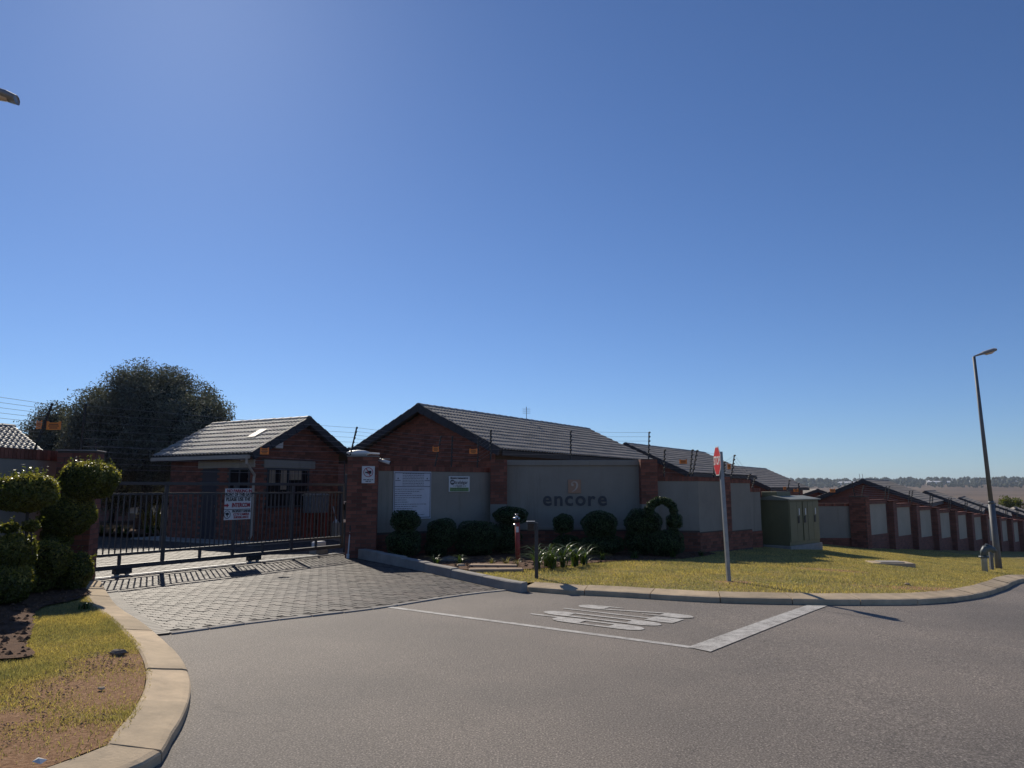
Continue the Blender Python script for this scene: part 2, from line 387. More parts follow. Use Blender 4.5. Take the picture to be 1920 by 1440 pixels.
def mat_lawn(name, patches):
    """soil with thin dry turf; bare patches (x, y, rx, ry) show red-brown earth"""
    m, n, l, b = new_mat(name)
    f = noise(n, l, 35, 8, .75, 'World'); g = noise(n, l, 1.3, 6, .65, 'World')
    turf = ramp(n, l, f, [(.3, (.11, .088, .04)), (.5, (.28, .225, .105)), (.7, (.48, .385, .22))])
    turf = mixc(n, l, 1.0, turf, ramp(n, l, g, [(.35, (.72, .88, .62)), (.65, (1.32, 1.12, 1.0))]), 'MULTIPLY')
    soil = ramp(n, l, f, [(.3, (.16, .085, .045)), (.52, (.38, .215, .115)), (.7, (.52, .34, .21))])
    geo = n.new('ShaderNodeNewGeometry'); mask = None
    for (x, y, rx, ry) in patches:
        v = n.new('ShaderNodeVectorMath'); v.operation = 'SUBTRACT'; l.new(geo.outputs['Position'], v.inputs[0]); v.inputs[1].default_value = (x, y, 0)
        v2 = n.new('ShaderNodeVectorMath'); v2.operation = 'MULTIPLY'; l.new(v.outputs[0], v2.inputs[0]); v2.inputs[1].default_value = (1/rx, 1/ry, 0)
        v3 = n.new('ShaderNodeVectorMath'); v3.operation = 'LENGTH'; l.new(v2.outputs[0], v3.inputs[0])
        d = v3.outputs['Value']; mask = d if mask is None else math_(n, l, 'MINIMUM', mask, d)
    if mask is not None:
        e = math_(n, l, 'ADD', mask, math_(n, l, 'MULTIPLY', math_(n, l, 'SUBTRACT', noise(n, l, 3.5, 6, .7, 'World'), .5), 1.6))
        k = ramp(n, l, e, [(.75, (1, 1, 1)), (1.05, (0, 0, 0))])
        turf = mixc(n, l, k, turf, soil)
    l.new(turf, b.inputs['Base Color']); b.inputs['Roughness'].default_value = .95; b.inputs['Specular IOR Level'].default_value = .15
    bump(n, l, b, f, .9, .03); return m
def mat_brickwall(name, c1, c2, mortar):
    m, n, l, b = new_mat(name)
    t = n.new('ShaderNodeTexCoord'); s = n.new('ShaderNodeSeparateXYZ'); l.new(t.outputs['Object'], s.inputs[0])
    c = n.new('ShaderNodeCombineXYZ'); l.new(math_(n, l, 'ADD', s.outputs[0], s.outputs[1]), c.inputs[0]); l.new(s.outputs[2], c.inputs[1])
    k = n.new('ShaderNodeTexBrick'); l.new(c.outputs[0], k.inputs['Vector'])
    k.inputs['Color1'].default_value = (*c1, 1); k.inputs['Color2'].default_value = (*c2, 1); k.inputs['Mortar'].default_value = (*mortar, 1)
    k.inputs['Scale'].default_value = 1.0; k.inputs['Brick Width'].default_value = .232; k.inputs['Row Height'].default_value = .083
    k.inputs['Mortar Size'].default_value = .006; k.inputs['Mortar Smooth'].default_value = .2
    col = mixc(n, l, 1.0, k.outputs['Color'], ramp(n, l, noise(n, l, 2.0, 6, .7), [(.3, (.8,)*3), (.7, (1.15,)*3)]), 'MULTIPLY')
    l.new(col, b.inputs['Base Color']); b.inputs['Roughness'].default_value = .88
    inv = math_(n, l, 'SUBTRACT', 1.0, k.outputs['Fac']); bump(n, l, b, inv, .5, .006); return m
M['brickwall'] = mat_brickwall('far_brickwork', (.25, .10, .07), (.18, .072, .053), (.14, .108, .092))
def mat_veld():
    m, n, l, b = new_mat('dry_veld')
    f = noise(n, l, .004, 4, .5, 'World'); g = noise(n, l, .9, 6, .7, 'World')
    col = ramp(n, l, f, [(.3, (.095, .06, .038)), (.5, (.145, .098, .064)), (.7, (.18, .122, .08))])
    col = mixc(n, l, 1.0, col, ramp(n, l, g, [(.3, (.75,)*3), (.7, (1.15,)*3)]), 'MULTIPLY')
    l.new(col, b.inputs['Base Color']); b.inputs['Roughness'].default_value = .95; b.inputs['Specular IOR Level'].default_value = .1; return m
M['veld'] = mat_veld()
# ================================================================== SETTING
E1 = Vector((math.sin(R(31)), math.cos(R(31)), 0)); E2 = Vector((E1.y, -E1.x, 0))     # estate axes
# ---- wide ground sheet: valley and far ridge
def TERR(x, y):
    r = np.hypot(x, y)
    near = G(np.minimum(x, 75), y) - 0.09
    far = np.interp(r, [0, 90, 300, 700, 1300, 2000, 2700, 3600, 6000], [0, -6, -13, -18, -15, -3, 14, 18, 18])
    az = np.arctan2(x, y)
    far = far + sstep(1600, 2600, r)*(6*np.sin(az*5+.4)+3*np.sin(az*13))
    w = sstep(60, 160, r)
    return near*(1-w)+far*w
rr = np.concatenate([np.arange(0, 60, 1.5), np.geomspace(60, 6000, 90)]); na = 220
th = np.linspace(0, 2*PI, na, endpoint=False)
V = [(0, 0, float(TERR(0., 0.)))]; Fc = []
X = rr[1:, None]*np.sin(th)[None]; Y = rr[1:, None]*np.cos(th)[None]; Z = TERR(X, Y)
V = np.stack([X.ravel(), Y.ravel(), Z.ravel()], 1)
q = [(i*na+k, (i+1)*na+k, (i+1)*na+(k+1) % na, i*na+(k+1) % na) for i in range(len(rr)-2) for k in range(na)]
me = mesh_np('ground', V, q); me.polygons.foreach_set('use_smooth', [True]*len(me.polygons))
struct(link('ground', me, M['veld']))

# ---- kerb lines (outer edge, on the road)
RKp = [P(x, y) for x, y in ((985, 1107), (1060, 1113), (1144, 1117), (1330, 1128), (1500, 1132), (1620, 1133), (1740, 1131), (1830, 1121), (1882, 1106), (1918, 1091))]
last = RKp[-1]; dirr = Vector((.80, .60, 0))
RKp += [last+dirr*d for d in (2, 5, 9, 16, 30)]
RK = catmull(RKp, .12)
LKp = [P(x, y) for x, y in ((190, 1096), (203, 1120), (224, 1146), (262, 1172), (300, 1203), (336, 1240), (355, 1277), (357, 1312), (343, 1357), (315, 1402), (285, 1440))]
LKp += [Vector((-2.55, 3.65, 0)), Vector((-3.5, 2.9, 0)), Vector((-5.5, 2.0, 0)), Vector((-9, 1.0, 0)), Vector((-16, -.6, 0)), Vector((-32, -4, 0))]
LK = catmull(LKp, .12)
DKp = [P(x, y) for x, y in ((668, 1046), (745, 1061), (823, 1078), (900, 1095), (955, 1107), (978, 1110))]
DK = catmull(DKp, .12)
KW = .33
def kerb(name, line, side, mat, stone=1.0, h0=.095, h1=.105, hback=None, width=KW, upright=False):
    root = struct(empty(name, (float(line[0][0]), float(line[0][1]), 0)))
    d = np.concatenate([[0], np.cumsum(np.linalg.norm(np.diff(line, axis=0), axis=1))])
    n = max(1, int(d[-1]/stone)); ox, oy = line[0]
    inn = offset(line, side*width); t = np.gradient(line, axis=0); t /= np.linalg.norm(t, axis=1)[:, None]
    for k in range(n):
        a, b = k*d[-1]/n+.006, (k+1)*d[-1]/n-.006
        ss = np.linspace(a, b, max(3, int((b-a)/.14))); V = []; dz = random.uniform(-.006, .006); hh = 0 if hback is None else hback*max(0, 1-(a+b)/2/d[-1]*1.15)
        prof = [(0, -.12), (0.004, .045+hh), (.014, .058+hh), (.05, .068+hh), (width*.6, h0*.92+hh), (width-.02, h1+hh), (width, h1-.012+hh), (width, -.12)]
        if upright: prof = [(0, -.12), (.006, .12+hh), (.02, .135+hh), (width-.02, .138+hh), (width, .125+hh), (width, -.12)]
        for s_ in ss:
            x = np.interp(s_, d, line[:, 0]); y = np.interp(s_, d, line[:, 1]); xi = np.interp(s_, d, inn[:, 0]); yi = np.interp(s_, d, inn[:, 1])
            for o_, z_ in prof:
                f = o_/width; xx, yy = x+(xi-x)*f, y+(yi-y)*f
                V.append((xx-ox, yy-oy, float(G(xx, yy))+z_+dz+random.uniform(-.002, .002)))
        m_ = len(prof); Fq = [(i*m_+j, i*m_+j+1, (i+1)*m_+j+1, (i+1)*m_+j) for i in range(len(ss)-1) for j in range(m_-1)]
        if side < 0: Fq = [q[::-1] for q in Fq]
        mb = MB().add(V, Fq+[tuple(range(m_)), tuple(range((len(ss)-1)*m_, len(ss)*m_))[::-1]])
        mb.build('kerb_stone', mat, root)
    return inn
RKi = kerb('street_kerb', RK[:int(len(RK)*.93)], 1, M['concrete'])
LKi = kerb('corner_kerb', LK, -1, M['concrete'], 1.05)
DKi = kerb('driveway_kerb', DK, 1, M['concrete_grey'], 1.1, .12, .125, .08, .17, True)

# ---- paving front edge, road sheet
PE = [P(x, y) for x, y in ((318, 1187), (400, 1176), (500, 1163), (700, 1140), (850, 1117), (935, 1107), (980, 1105))]
road_poly = [(-60, -40), (75, -40), (75, 60)] + [tuple(p) for p in RK[::-1][::6]] + [(p.x, p.y) for p in PE[::-1]]
li = int(np.argmin(np.hypot(LK[:, 0]-PE[0].x, LK[:, 1]-PE[0].y)))
road_poly += [tuple(p) for p in LK[li::6]] + [(-60, -11)]
struct(sheet('road', road_poly, G, M['asphalt'], 1.0, -0.012))
# ---- driveway paving: sand bed and interlocking zigzag pavers
drive_poly = [(p.x, p.y) for p in PE] + [tuple(p) for p in DK[::-1][::4]] + [(-3.6, 19.2), (-4.3, 21.2), (-6.3, 25.2), (-7.9, 22.05), (-12.2, 24.6), (-20, 29), (-23, 24), (-14, 15.5), (-8.35, 13.3)] + [tuple(p) for p in LK[0:li:3]]
paving = struct(sheet('driveway_paving', drive_poly, G, M['paver_sand'], 1.2, -0.007))
L_, W_, A_ = .225, .1125, .012
top = [(0, A_), (.25*L_, -A_), (.5*L_, A_), (.75*L_, -A_), (L_, A_)]
def paver_mesh():
    g = .003; low = [(max(g, min(L_-g, x)), y+g) for x, y in top]; up = [(max(g, min(L_-g, x)), y+W_-g) for x, y in top][::-1]
    ring = low+up; V = [(x-L_/2, y-W_/2, 0) for x, y in ring]
    c = .004; V2 = []
    for x, y, z in V: V2.append((x*(1-c/L_*2), y*(1-c/W_*2), 0))
    V1 = [(x, y, -.004) for x, y, z in V]; V0 = [(x, y, -.03) for x, y, z in V]; n = len(V)
    return V2+V1+V0, [tuple(range(n))]+[(i, i+n, (i+1) % n+n, (i+1) % n) for i in range(n)]+[(i+n, i+2*n, (i+1) % n+2*n, (i+1) % n+n) for i in range(n)]
pv, pf = paver_mesh(); pm = bpy.data.meshes.new('paver'); pm.from_pydata(pv, [], pf); pm.materials.append(M['paver'])
ang = math.atan2(E2.y, E2.x); ca, sa = math.cos(ang), math.sin(ang)
xs = np.arange(-26, 12, L_); ys = np.arange(-4, 40, W_); pl = []
for j, yy in enumerate(ys):
    px_ = xs+(L_/2 if j % 2 else 0); wx, wy = ca*px_-sa*yy-4, sa*px_+ca*yy+4
    pl += list(zip(wx, wy))
pl = np.array(pl)
ok = in_poly(pl[:, 0], pl[:, 1], drive_poly)
for dx, dy in ((L_/2, W_/2), (-L_/2, W_/2), (L_/2, -W_/2), (-L_/2, -W_/2)):
    ok &= in_poly(pl[:, 0]+ca*dx*.8-sa*dy*.8, pl[:, 1]+sa*dx*.8+ca*dy*.8, drive_poly)
pl = pl[ok]; pl = pl[(pl[:, 1] < 27)]
pl = pl[np.argsort(np.hypot(pl[:, 0], pl[:, 1]))]
rest = MB()
for i, (x, y) in enumerate(pl):
    z = float(G(x, y))+random.uniform(-.003, .003); tx, ty = random.gauss(0, .004), random.gauss(0, .004)
    if i < 300:
        o = link('paver', pm, None, paving, (x, y, z), (tx, ty, ang+random.gauss(0, .008)))
    else:
        c2, s2 = math.cos(ang+random.gauss(0, .006)), math.sin(ang+random.gauss(0, .006))
        rest.add([(x+c2*a-s2*b, y+s2*a+c2*b, z+c+tx*b) for a, b, c in pv], pf)
stuff(rest.build('paver_field', M['paver'], paving))
# edge course along the road
ep = catmull(PE, .05); ed = np.concatenate([[0], np.cumsum(np.linalg.norm(np.diff(ep, axis=0), axis=1))])
edge = struct(empty('driveway_edge', (ep[0][0], ep[0][1], 0)))
mm = MB().bbox(-.21, .21, -.05, .05, -.03, .002, .006).mesh('edge_block'); mm.materials.append(M['concrete_grey'])
for s_ in np.arange(.22, ed[-1]-.2, .43):
    x, y = np.interp(s_, ed, ep[:, 0]), np.interp(s_, ed, ep[:, 1]); x2, y2 = np.interp(s_+.05, ed, ep[:, 0]), np.interp(s_+.05, ed, ep[:, 1])
    link('edge_block', mm, None, edge, (x-ep[0][0], y-ep[0][1], float(G(x, y))+.003+random.uniform(-.003, .003)), (0, 0, math.atan2(y2-y, x2-x)))

# ---- lawns
patchL = [(P(215, 1285, HL), .95, .75), (P(140, 1390, HL), 1.2, .55), (P(245, 1235, HL), .55, .5), (P(10, 1345, HL), .5, .25), (P(60, 1430, HL), .6, .2)]
patchR = [(P(1790, 1106, HV), 1.5, .42), (P(1620, 1121, HV), 1.3, .22), (P(1560, 1068, HV), .8, .5), (P(1380, 1090, HV), .35, .2)]
M['lawn_l'] = mat_lawn('corner_lawn_soil', [(p.x, p.y, a, b) for p, a, b in patchL])
M['lawn_r'] = mat_lawn('verge_lawn_soil', [(p.x, p.y, a, b) for p, a, b in patchR])
LKg = offset(LK, -KW+.045); RKg = offset(RK[:int(len(RK)*.93)], KW-.045)
lawnL = [tuple(p) for p in LKi[::5]] + [(-32, 10), (-9.5, 10), (-8.1, 13.2)]
struct(sheet('corner_lawn', lawnL, HL, M['lawn_l'], .8, -.012))
lawnR = [tuple(p) for p in RKi[::5]] + [(42, 56), (30, 47), (14.5, 32), (10.3, 31.2), (8.2, 24.5), (6.6, 23), (5, 20.8), (-.6, 21), (-3.9, 18.6)] + [tuple(p) for p in DKi[::4]]
struct(sheet('street_lawn', lawnR, HV, M['lawn_r'], .8, -.012))
bedL = [(p.x, p.y) for p in [P(x, y, HL) for x, y in ((172, 1112), (140, 1127), (90, 1137), (66, 1150), (60, 1180), (48, 1208), (0, 1240))]] + [(-7.2, 6.5), (-8.6, 6.2), (-8.3, 12.6), (-7.6, 12.9)]
def HBL(x, y): return HL(x, y)+.02
bedL = [(x+random.uniform(-.022, .022), y+random.uniform(-.022, .022)) for x, y in catmull(bedL+[bedL[0]], .06)[:-1]]
struct(sheet('corner_flower_bed', bedL, HBL, M['soil'], .5))
bedR = [(p.x, p.y) for p in [P(x, y, HV) for x, y in ((690, 1041), (760, 1052), (830, 1064), (900, 1070), (985, 1068), (1040, 1064), (1100, 1057), (1160, 1052), (1240, 1050), (1310, 1045), (1345, 1038))]] + [(5.0, 20.2), (4.9, 20.6), (-.5, 20.6), (-3.2, 18.5)]
def HBR(x, y): return HV(x, y)+.012
bedR = [(x+random.uniform(-.03, .03), y+random.uniform(-.03, .03)) for x, y in catmull(bedR[:11], .15)]+bedR[11:]
struct(sheet('flower_bed', bedR, HBR, M['soil'], .5))

def blades(name, poly, h, n, hgt, wid, mat, patches, excl, label, ylim=None, dens=None):
    xs = [p[0] for p in poly]; ys = [p[1] for p in poly]
    x0, x1 = max(min(xs), -9), min(max(xs), 30); y0, y1 = ylim
    pts = np.zeros((0, 2))
    while len(pts) < n:
        c = np.stack([RNG.uniform(x0, x1, n*2), RNG.uniform(y0, y1, n*2)], 1)
        k = in_poly(c[:, 0], c[:, 1], poly)
        for e in excl: k &= ~in_poly(c[:, 0], c[:, 1], e)
        k &= np.abs(c[:, 0]) < c[:, 1]*.72+.6
        if dens is not None: k &= RNG.random(len(c)) < dens(c[:, 0], c[:, 1])
        w = np.sin(c[:, 0]*5.3+1)*np.sin(c[:, 1]*4.7)+np.sin(c[:, 0]*11+2*c[:, 1])*.5
        for p, a, b in patches:
            e = np.hypot((c[:, 0]-p.x)/a, (c[:, 1]-p.y)/b)+w*.15
            k &= RNG.random(len(c)) < np.clip((e-.6)*1.6, .06, 1)
        pts = np.concatenate([pts, c[k]])
    pts = pts[:n]; x, y = pts[:, 0], pts[:, 1]; z = h(x, y)-.012
    a = RNG.uniform(0, 2*PI, n); H = hgt*RNG.uniform(.45, 1.15, n)*(1+.35*np.sin(x*1.9+.5*y)*np.sin(y*2.3)); W = wid*RNG.uniform(.7, 1.3, n); le = RNG.uniform(.2, .95, n)*H; la = RNG.uniform(0, 2*PI, n)
    V = np.zeros((n, 3, 3)); dx, dy = np.cos(a)*W/2, np.sin(a)*W/2
    V[:, 0] = np.stack([x-dx, y-dy, z], 1); V[:, 1] = np.stack([x+dx, y+dy, z], 1); V[:, 2] = np.stack([x+np.cos(la)*le, y+np.sin(la)*le, z+H], 1)
    o = link(name, mesh_np(name, V.reshape(-1, 3), np.arange(n*3).reshape(-1, 3)), mat)
    return stuff(o, label, 'grass')
nearL = lambda x, y: np.clip(1.6-np.hypot(x+3.5, y-6)*.18, .15, 1)
growL = [tuple(p) for p in LKg[::5]]+lawnL[len(LKi[::5]):]; growR = [tuple(p) for p in RKg[::5]]+lawnR[len(RKi[::5]):]
blades('lawn_grass', growL, HL, 60000, .026, .006, M['grass'], patchL, [bedL], 'short yellowing grass on the corner beside the topiary shrubs', (3.0, 12.5), nearL)
blades('dry_grass', growL, HL, 20000, .022, .006, M['grass_dry'], [(p, a*.55, b*.55) for p, a, b in patchL], [bedL], 'dry straw strewn over the bare corner soil', (3.0, 12.5), nearL)
blades('lawn_grass', growR, HV, 170000, .032, .012, M['grass'], patchR, [bedR], 'short sunlit grass on the verge along the street kerb', (10.5, 34), lambda x, y: np.clip(1.5-(y-11)*.05, .25, 1))
blades('dry_grass', growR, HV, 70000, .034, .012, M['grass_dry'], [], [bedR], 'straw coloured grass among the street verge lawn', (10.5, 34), lambda x, y: np.clip(1.5-(y-11)*.05, .25, 1))

# ---- road markings
def mark(name, pts, label, dz=.004):
    o = sheet(name, pts, G, M['paint'], 1.0, -.012+dz)
    return struct(o)
a, b = P(726, 1138), P(1312, 1216); t = (b-a).normalized(); nrm = Vector((-t.y, t.x, 0))
mark('edge_line_marking', [(a.x, a.y), (b.x, b.y), (b.x+nrm.x*.1, b.y+nrm.y*.1), (a.x+nrm.x*.1, a.y+nrm.y*.1)], '')
sl = [P(x, y) for x, y in ((1290, 1212), (1332, 1221), (1551, 1135), (1513, 1134))]
mark('stop_line_marking', [(p.x, p.y) for p in sl], '', .008)
# STOP, read by drivers leaving through the gate: letters point along the edge line
U = Vector((t.x, t.y, 0)); Rt = Vector((U.y, -U.x, 0))
stop_root = struct(empty('stop_road_marking', (0, 0, 0)))
def rbar(u0, u1, w, e0=0.0, e1=0.0):      # bar across the letter with rounded ends
    n = 8; pts = []
    for k in range(n+1):
        a = -PI/2+PI*k/n; pts.append((u1-e1+e1*math.cos(a), w*math.sin(a)))
    for k in range(n+1):
        a = PI/2+PI*k/n; pts.append((u0+e0+e0*math.cos(a), w*math.sin(a)))
    return pts
def bar4(u0, wa, wb, u1, wc, wd): return [(u0, wa), (u1, wc), (u1, wd), (u0, wb)]
W2, SI = .145, .076
shapes = {
    'S': (-1.72, [rbar(0, .42, W2, .22, .0), bar4(.36, -W2, -SI, .62, -W2, -W2+.02), bar4(.40, SI, W2, 1.28, -W2, -SI), rbar(1.24, 1.66, W2, 0, .22), bar4(1.02, SI+.04, W2, 1.30, SI, W2)], 2.0),
    'T': (-1.37, [bar4(0, -.03, .03, 1.32, -.03, .03), bar4(1.28, -.17, .17, 1.66, -.17, .17)], 1.96),
    'O': (-1.0, [rbar(0, .42, W2, .26, 0), rbar(1.24, 1.66, W2, 0, .26), bar4(.38, -W2, -SI, 1.28, -W2, -SI), bar4(.38, SI, W2, 1.28, SI, W2)], 1.90),
    'P': (-.63, [bar4(0, -W2, -SI, 1.30, -W2, -SI), rbar(1.24, 1.66, W2, 0, .24), bar4(.80, SI, W2, 1.28, SI, W2), rbar(.42, .84, W2, .24, 0)], 1.86)}
a0 = P(726, 1138)
for ch, (w0_, polys, u0_) in shapes.items():
    mb = MB()
    for j, pg in enumerate(polys):
        V = []
        for uu, ww in pg:
            p = a0+U*(u0_+uu)+Rt*(w0_+ww); V.append((p.x, p.y, float(G(p.x, p.y))-.006+.0006*j))
        n0 = len(mb.v); mb.v += V; mb.f.append(tuple(range(n0, n0+len(V))))
    mb.build('letter', M['paint'], stop_root)
# border course along the left side of the driveway
bl_ = offset(LK[0:li+1], .075); bd_ = np.concatenate([[0], np.cumsum(np.linalg.norm(np.diff(bl_, axis=0), axis=1))])
border = struct(empty('driveway_border', (bl_[0][0], bl_[0][1], 0)))
bmesh_ = MB().bbox(-.048, .048, -.10, .10, -.03, .002, .004).mesh('border_block'); bmesh_.materials.append(M['paver'])
for s_ in np.arange(.05, bd_[-1]-.05, .105):
    x, y = np.interp(s_, bd_, bl_[:, 0]), np.interp(s_, bd_, bl_[:, 1]); x2, y2 = np.interp(s_+.05, bd_, bl_[:, 0]), np.interp(s_+.05, bd_, bl_[:, 1])
    link('border_block', bmesh_, None, border, (x-bl_[0][0], y-bl_[0][1], float(G(x, y))+.006), (0, 0, math.atan2(y2-y, x2-x)))
# clods and litter
def clods(name, poly, h, n, smin, smax, mat, label, view=True):
    xs = [p[0] for p in poly]; ys = [p[1] for p in poly]; pts = []
    while len(pts) < n:
        x, y = random.uniform(min(xs), max(xs)), random.uniform(min(ys), max(ys))
        if bool(in_poly(np.array([x]), np.array([y]), poly)[0]) and abs(x) < y*.72+.5: pts.append((x, y))
    mb = MB()
    for x, y in pts:
        s_ = random.uniform(smin, smax)*random.uniform(.5, 1); z = float(h(x, y)); V = [(x, y, z+s_*.8)]; k = 5
        for i in range(k):
            a = 2*PI*i/k+random.uniform(-.4, .4); q = s_*random.uniform(.6, 1.2); V.append((x+q*math.cos(a), y+q*math.sin(a), z+s_*random.uniform(-.1, .35)))
        mb.add(V, [(0, i+1, (i+1) % k+1) for i in range(k)])
    return stuff(mb.build(name, mat), label, 'soil')
clods('soil_clods', bedL, HBL, 900, .015, .06, M['soil'], 'loose soil clods in the corner flower bed')
clods('soil_clods', bedR, HBR, 900, .02, .06, M['soil'], 'loose soil clods in the bed under the name wall')
for p, a, b in patchL[:3]:
    pg = [(p.x+a*math.cos(t_), p.y+b*math.sin(t_)) for t_ in np.linspace(0, 2*PI, 12, endpoint=False)]
    pg = [q for q in pg]
    ok_ = [bool(in_poly(np.array([q[0]]), np.array([q[1]]), lawnL)[0]) for q in pg]
    pg = [q for q, k in zip(pg, ok_) if k]
    if len(pg) > 3: clods('soil_crumbs', pg, HL, 260, .005, .016, M['crumb'], 'dry soil crumbs on the bare corner patch number of the lawn'.replace(' number of the lawn', ''))
# ================================================================== BRICK, WALL AND ROOF BUILDERS
_bm = {}
def brick_mesh(l, h, key):
    k = (round(l, 3), round(h, 3), key)
    if k not in _bm:
        me = MB().box(-l/2, l/2, 0, .03, -h/2, h/2).mesh('brick'); me.materials.append(M[key]); _bm[k] = me
    return _bm[k]
class Bricks:
    """collects brick places of one thing; the first 300 become parts, the rest one joined part"""
    def __init__(s, root, mat='brick', limit=300): s.root = root; s.mat = mat; s.pl = []; s.limit = limit
    def face(s, o, ux, width, z0, z1, gap=None, shift=0, outward=None):
        """running bond over a vertical rectangle from o along ux; gap(x, z) -> True where there is no brick; width may be a function of z giving (a, b)"""
        ux = Vector(ux); rz = math.atan2(ux.y, ux.x); c = .083; n = int((z1-z0)/c+.3)
        for j in range(n):
            zc = z0+(j+.5)*c; a, b = width(zc) if callable(width) else (0, width)
            x = math.floor(a/.232)*.232 - (.116 if (j+shift) % 2 else 0)
            while x < b:
                xa, xb = max(x, a), min(x+.222, b)
                if xb-xa > .04 and not (gap and gap((xa+xb)/2, zc)):
                    s.pl.append((Vector(o)+ux*((xa+xb)/2)+Vector((0, 0, zc)), rz, xb-xa, .073))
                x += .232
        return s
    def soldiers(s, o, ux, length, z, h=.11, off=.0):
        ux = Vector(ux); rz = math.atan2(ux.y, ux.x); n = max(1, int(length/.083))
        p = length/n
        for i in range(n): s.pl.append((Vector(o)+ux*((i+.5)*p)+Vector((0, 0, z+h/2)), rz, p-.010, h-.008))
        return s
    def done(s):
        mb = MB()
        for i, (p, rz, l, h) in enumerate(s.pl):
            out = Vector((math.sin(rz), -math.cos(rz), 0)); p = p+out*(.007+random.uniform(-.0015, .002))
            if i < s.limit: link('brick', brick_mesh(l, h, s.mat), None, s.root, p, (0, 0, rz))
            else:
                u = Vector((math.cos(rz), math.sin(rz), 0)); z = Vector((0, 0, 1)); V = []
                for d in (0, .03):
                    for a, b in ((-1, -1), (1, -1), (1, 1), (-1, 1)): V.append(p+u*(a*l/2)+z*(b*h/2)-out*d)
                mb.add(V, [(0, 1, 2, 3), (0, 4, 5, 1), (1, 5, 6, 2), (2, 6, 7, 3), (3, 7, 4, 0)])
        if mb.v: stuff(mb.build('brick_field', M[s.mat], s.root))

def pillar(root, cx, cy, w, d, z0, z1, bricks, name='pillar_core', cap=True):
    MB().box(cx-w/2, cx+w/2, cy-d/2, cy+d/2, z0-.25, z1-.002).build(name, M['mortar'], root)
    bricks.face((cx-w/2, cy-d/2, 0), (1, 0, 0), w, z0, z1)
    bricks.face((cx+w/2, cy-d/2, 0), (0, 1, 0), d, z0, z1, shift=1)
    bricks.face((cx-w/2, cy+d/2, 0), (0, -1, 0), d, z0, z1, shift=1)
    bricks.face((cx+w/2, cy+d/2, 0), (-1, 0, 0), w, z0, z1)

def wall(label, p0, p1, zb, zt, plinth, th=.22, coping=.11, drop=0.0, name='boundary_wall', group=None, plaster='plaster', over=.0, limit=300):
    p0 = Vector(p0); p1 = Vector(p1); d = p1-p0; L = math.hypot(d.x, d.y)
    root = thing(name, label, 'wall', (p0.x, p0.y, zb), math.atan2(d.y, d.x), group)
    h = zt-zb
    MB().bbox(0, L, .012, th, plinth, h-coping, .004).build('plaster_panel', M[plaster], root)
    B = Bricks(root, limit=limit)
    if plinth > 0:
        MB().box(0, L, .0, th+.01, -.35, plinth).build('plinth_core', M['mortar'], root)
        B.face((0, 0, 0), (1, 0, 0), L, 0.0, plinth)
    if coping:
        MB().box(0, L, -over, th+over, h-coping, h-.002).build('coping_core', M['mortar'], root)
        B.soldiers((0, -over, 0), (1, 0, 0), L, h-coping, coping)
    B.done(); return root, L, h

# ---- roof tiles
TW, TE = .33, .32
def tile_geo():
    n = 12; V = []; Fq = []
    us = [i/n for i in range(n+1)]
    zz = [.045*max(0, math.sin(2*PI*2*u-.6))**.8 if math.sin(2*PI*2*u-.6) > 0 else 0 for u in us]
    for (y, zb) in ((0, .034), (TE+.05, -.004)):
        for u, z in zip(us, zz): V.append((u*TW, y, z+zb))
    for u, z in zip(us, zz): V.append((u*TW, 0.0, z+.034))
    for u, z in zip(us, zz): V.append((u*TW, 0.0, max(-.002, z+.034-.024) if z < .01 else z+.034-.022))
    m = n+1
    for i in range(n): Fq.append((i, i+1, m+i+1, m+i)); Fq.append((3*m+i, 3*m+i+1, 2*m+i+1, 2*m+i))
    return V, Fq
TV, TF = tile_geo(); _tm = bpy.data.meshes.new('roof_tile'); _tm.from_pydata(TV, [], TF); _tm.materials.append(M['tile'])
_tm.polygons.foreach_set('use_smooth', [i % 2 == 0 for i in range(len(TF))])
def slope(root, o, ux, uy, width, length, limit, skip=None, deck=True, trim=None):
    o = Vector(o); ux = Vector(ux).normalized(); uy = Vector(uy).normalized(); n = ux.cross(uy)
    nc = max(1, round(width/TW)); nr = max(1, math.ceil(length/TE)); sx = width/(nc*TW); sy = length/(nr*TE)
    mb = MB(); cnt = 0
    if deck: MB().add([o-n*.02, o+ux*width-n*.02, o+ux*width+uy*length-n*.02, o+uy*length-n*.02, o-n*.10, o+ux*width-n*.10, o+ux*width+uy*length-n*.10, o+uy*length-n*.10],
                      [(0, 1, 2, 3), (7, 6, 5, 4), (0, 4, 5, 1), (1, 5, 6, 2), (2, 6, 7, 3), (3, 7, 4, 0)]).build('roof_deck', M['deck'], root)
    for r in range(nr):
        for c in range(nc):
            if skip and (r, c) in skip: continue
            p = o+ux*(c*TW*sx)+uy*(r*TE*sy)+n*random.uniform(-.003, .003)
            if trim and not trim(c/nc, r/nr): continue
            if cnt < limit:
                m4 = Matrix(((ux.x*sx, uy.x*sy, n.x, p.x), (ux.y*sx, uy.y*sy, n.y, p.y), (ux.z*sx, uy.z*sy, n.z, p.z), (0, 0, 0, 1)))
                ob = link('roof_tile', _tm, None, root); ob.matrix_local = m4; cnt += 1
            else: mb.add([p+ux*(a*sx)+uy*(b*sy)+n*z for a, b, z in TV], TF)
    if mb.v:
        ob = mb.build('roof_tile_field', M['tile'], root); ob.data.polygons.foreach_set('use_smooth', [i % 2 == 0 for i in range(len(ob.data.polygons))]); stuff(ob)
    return sx, sy, n

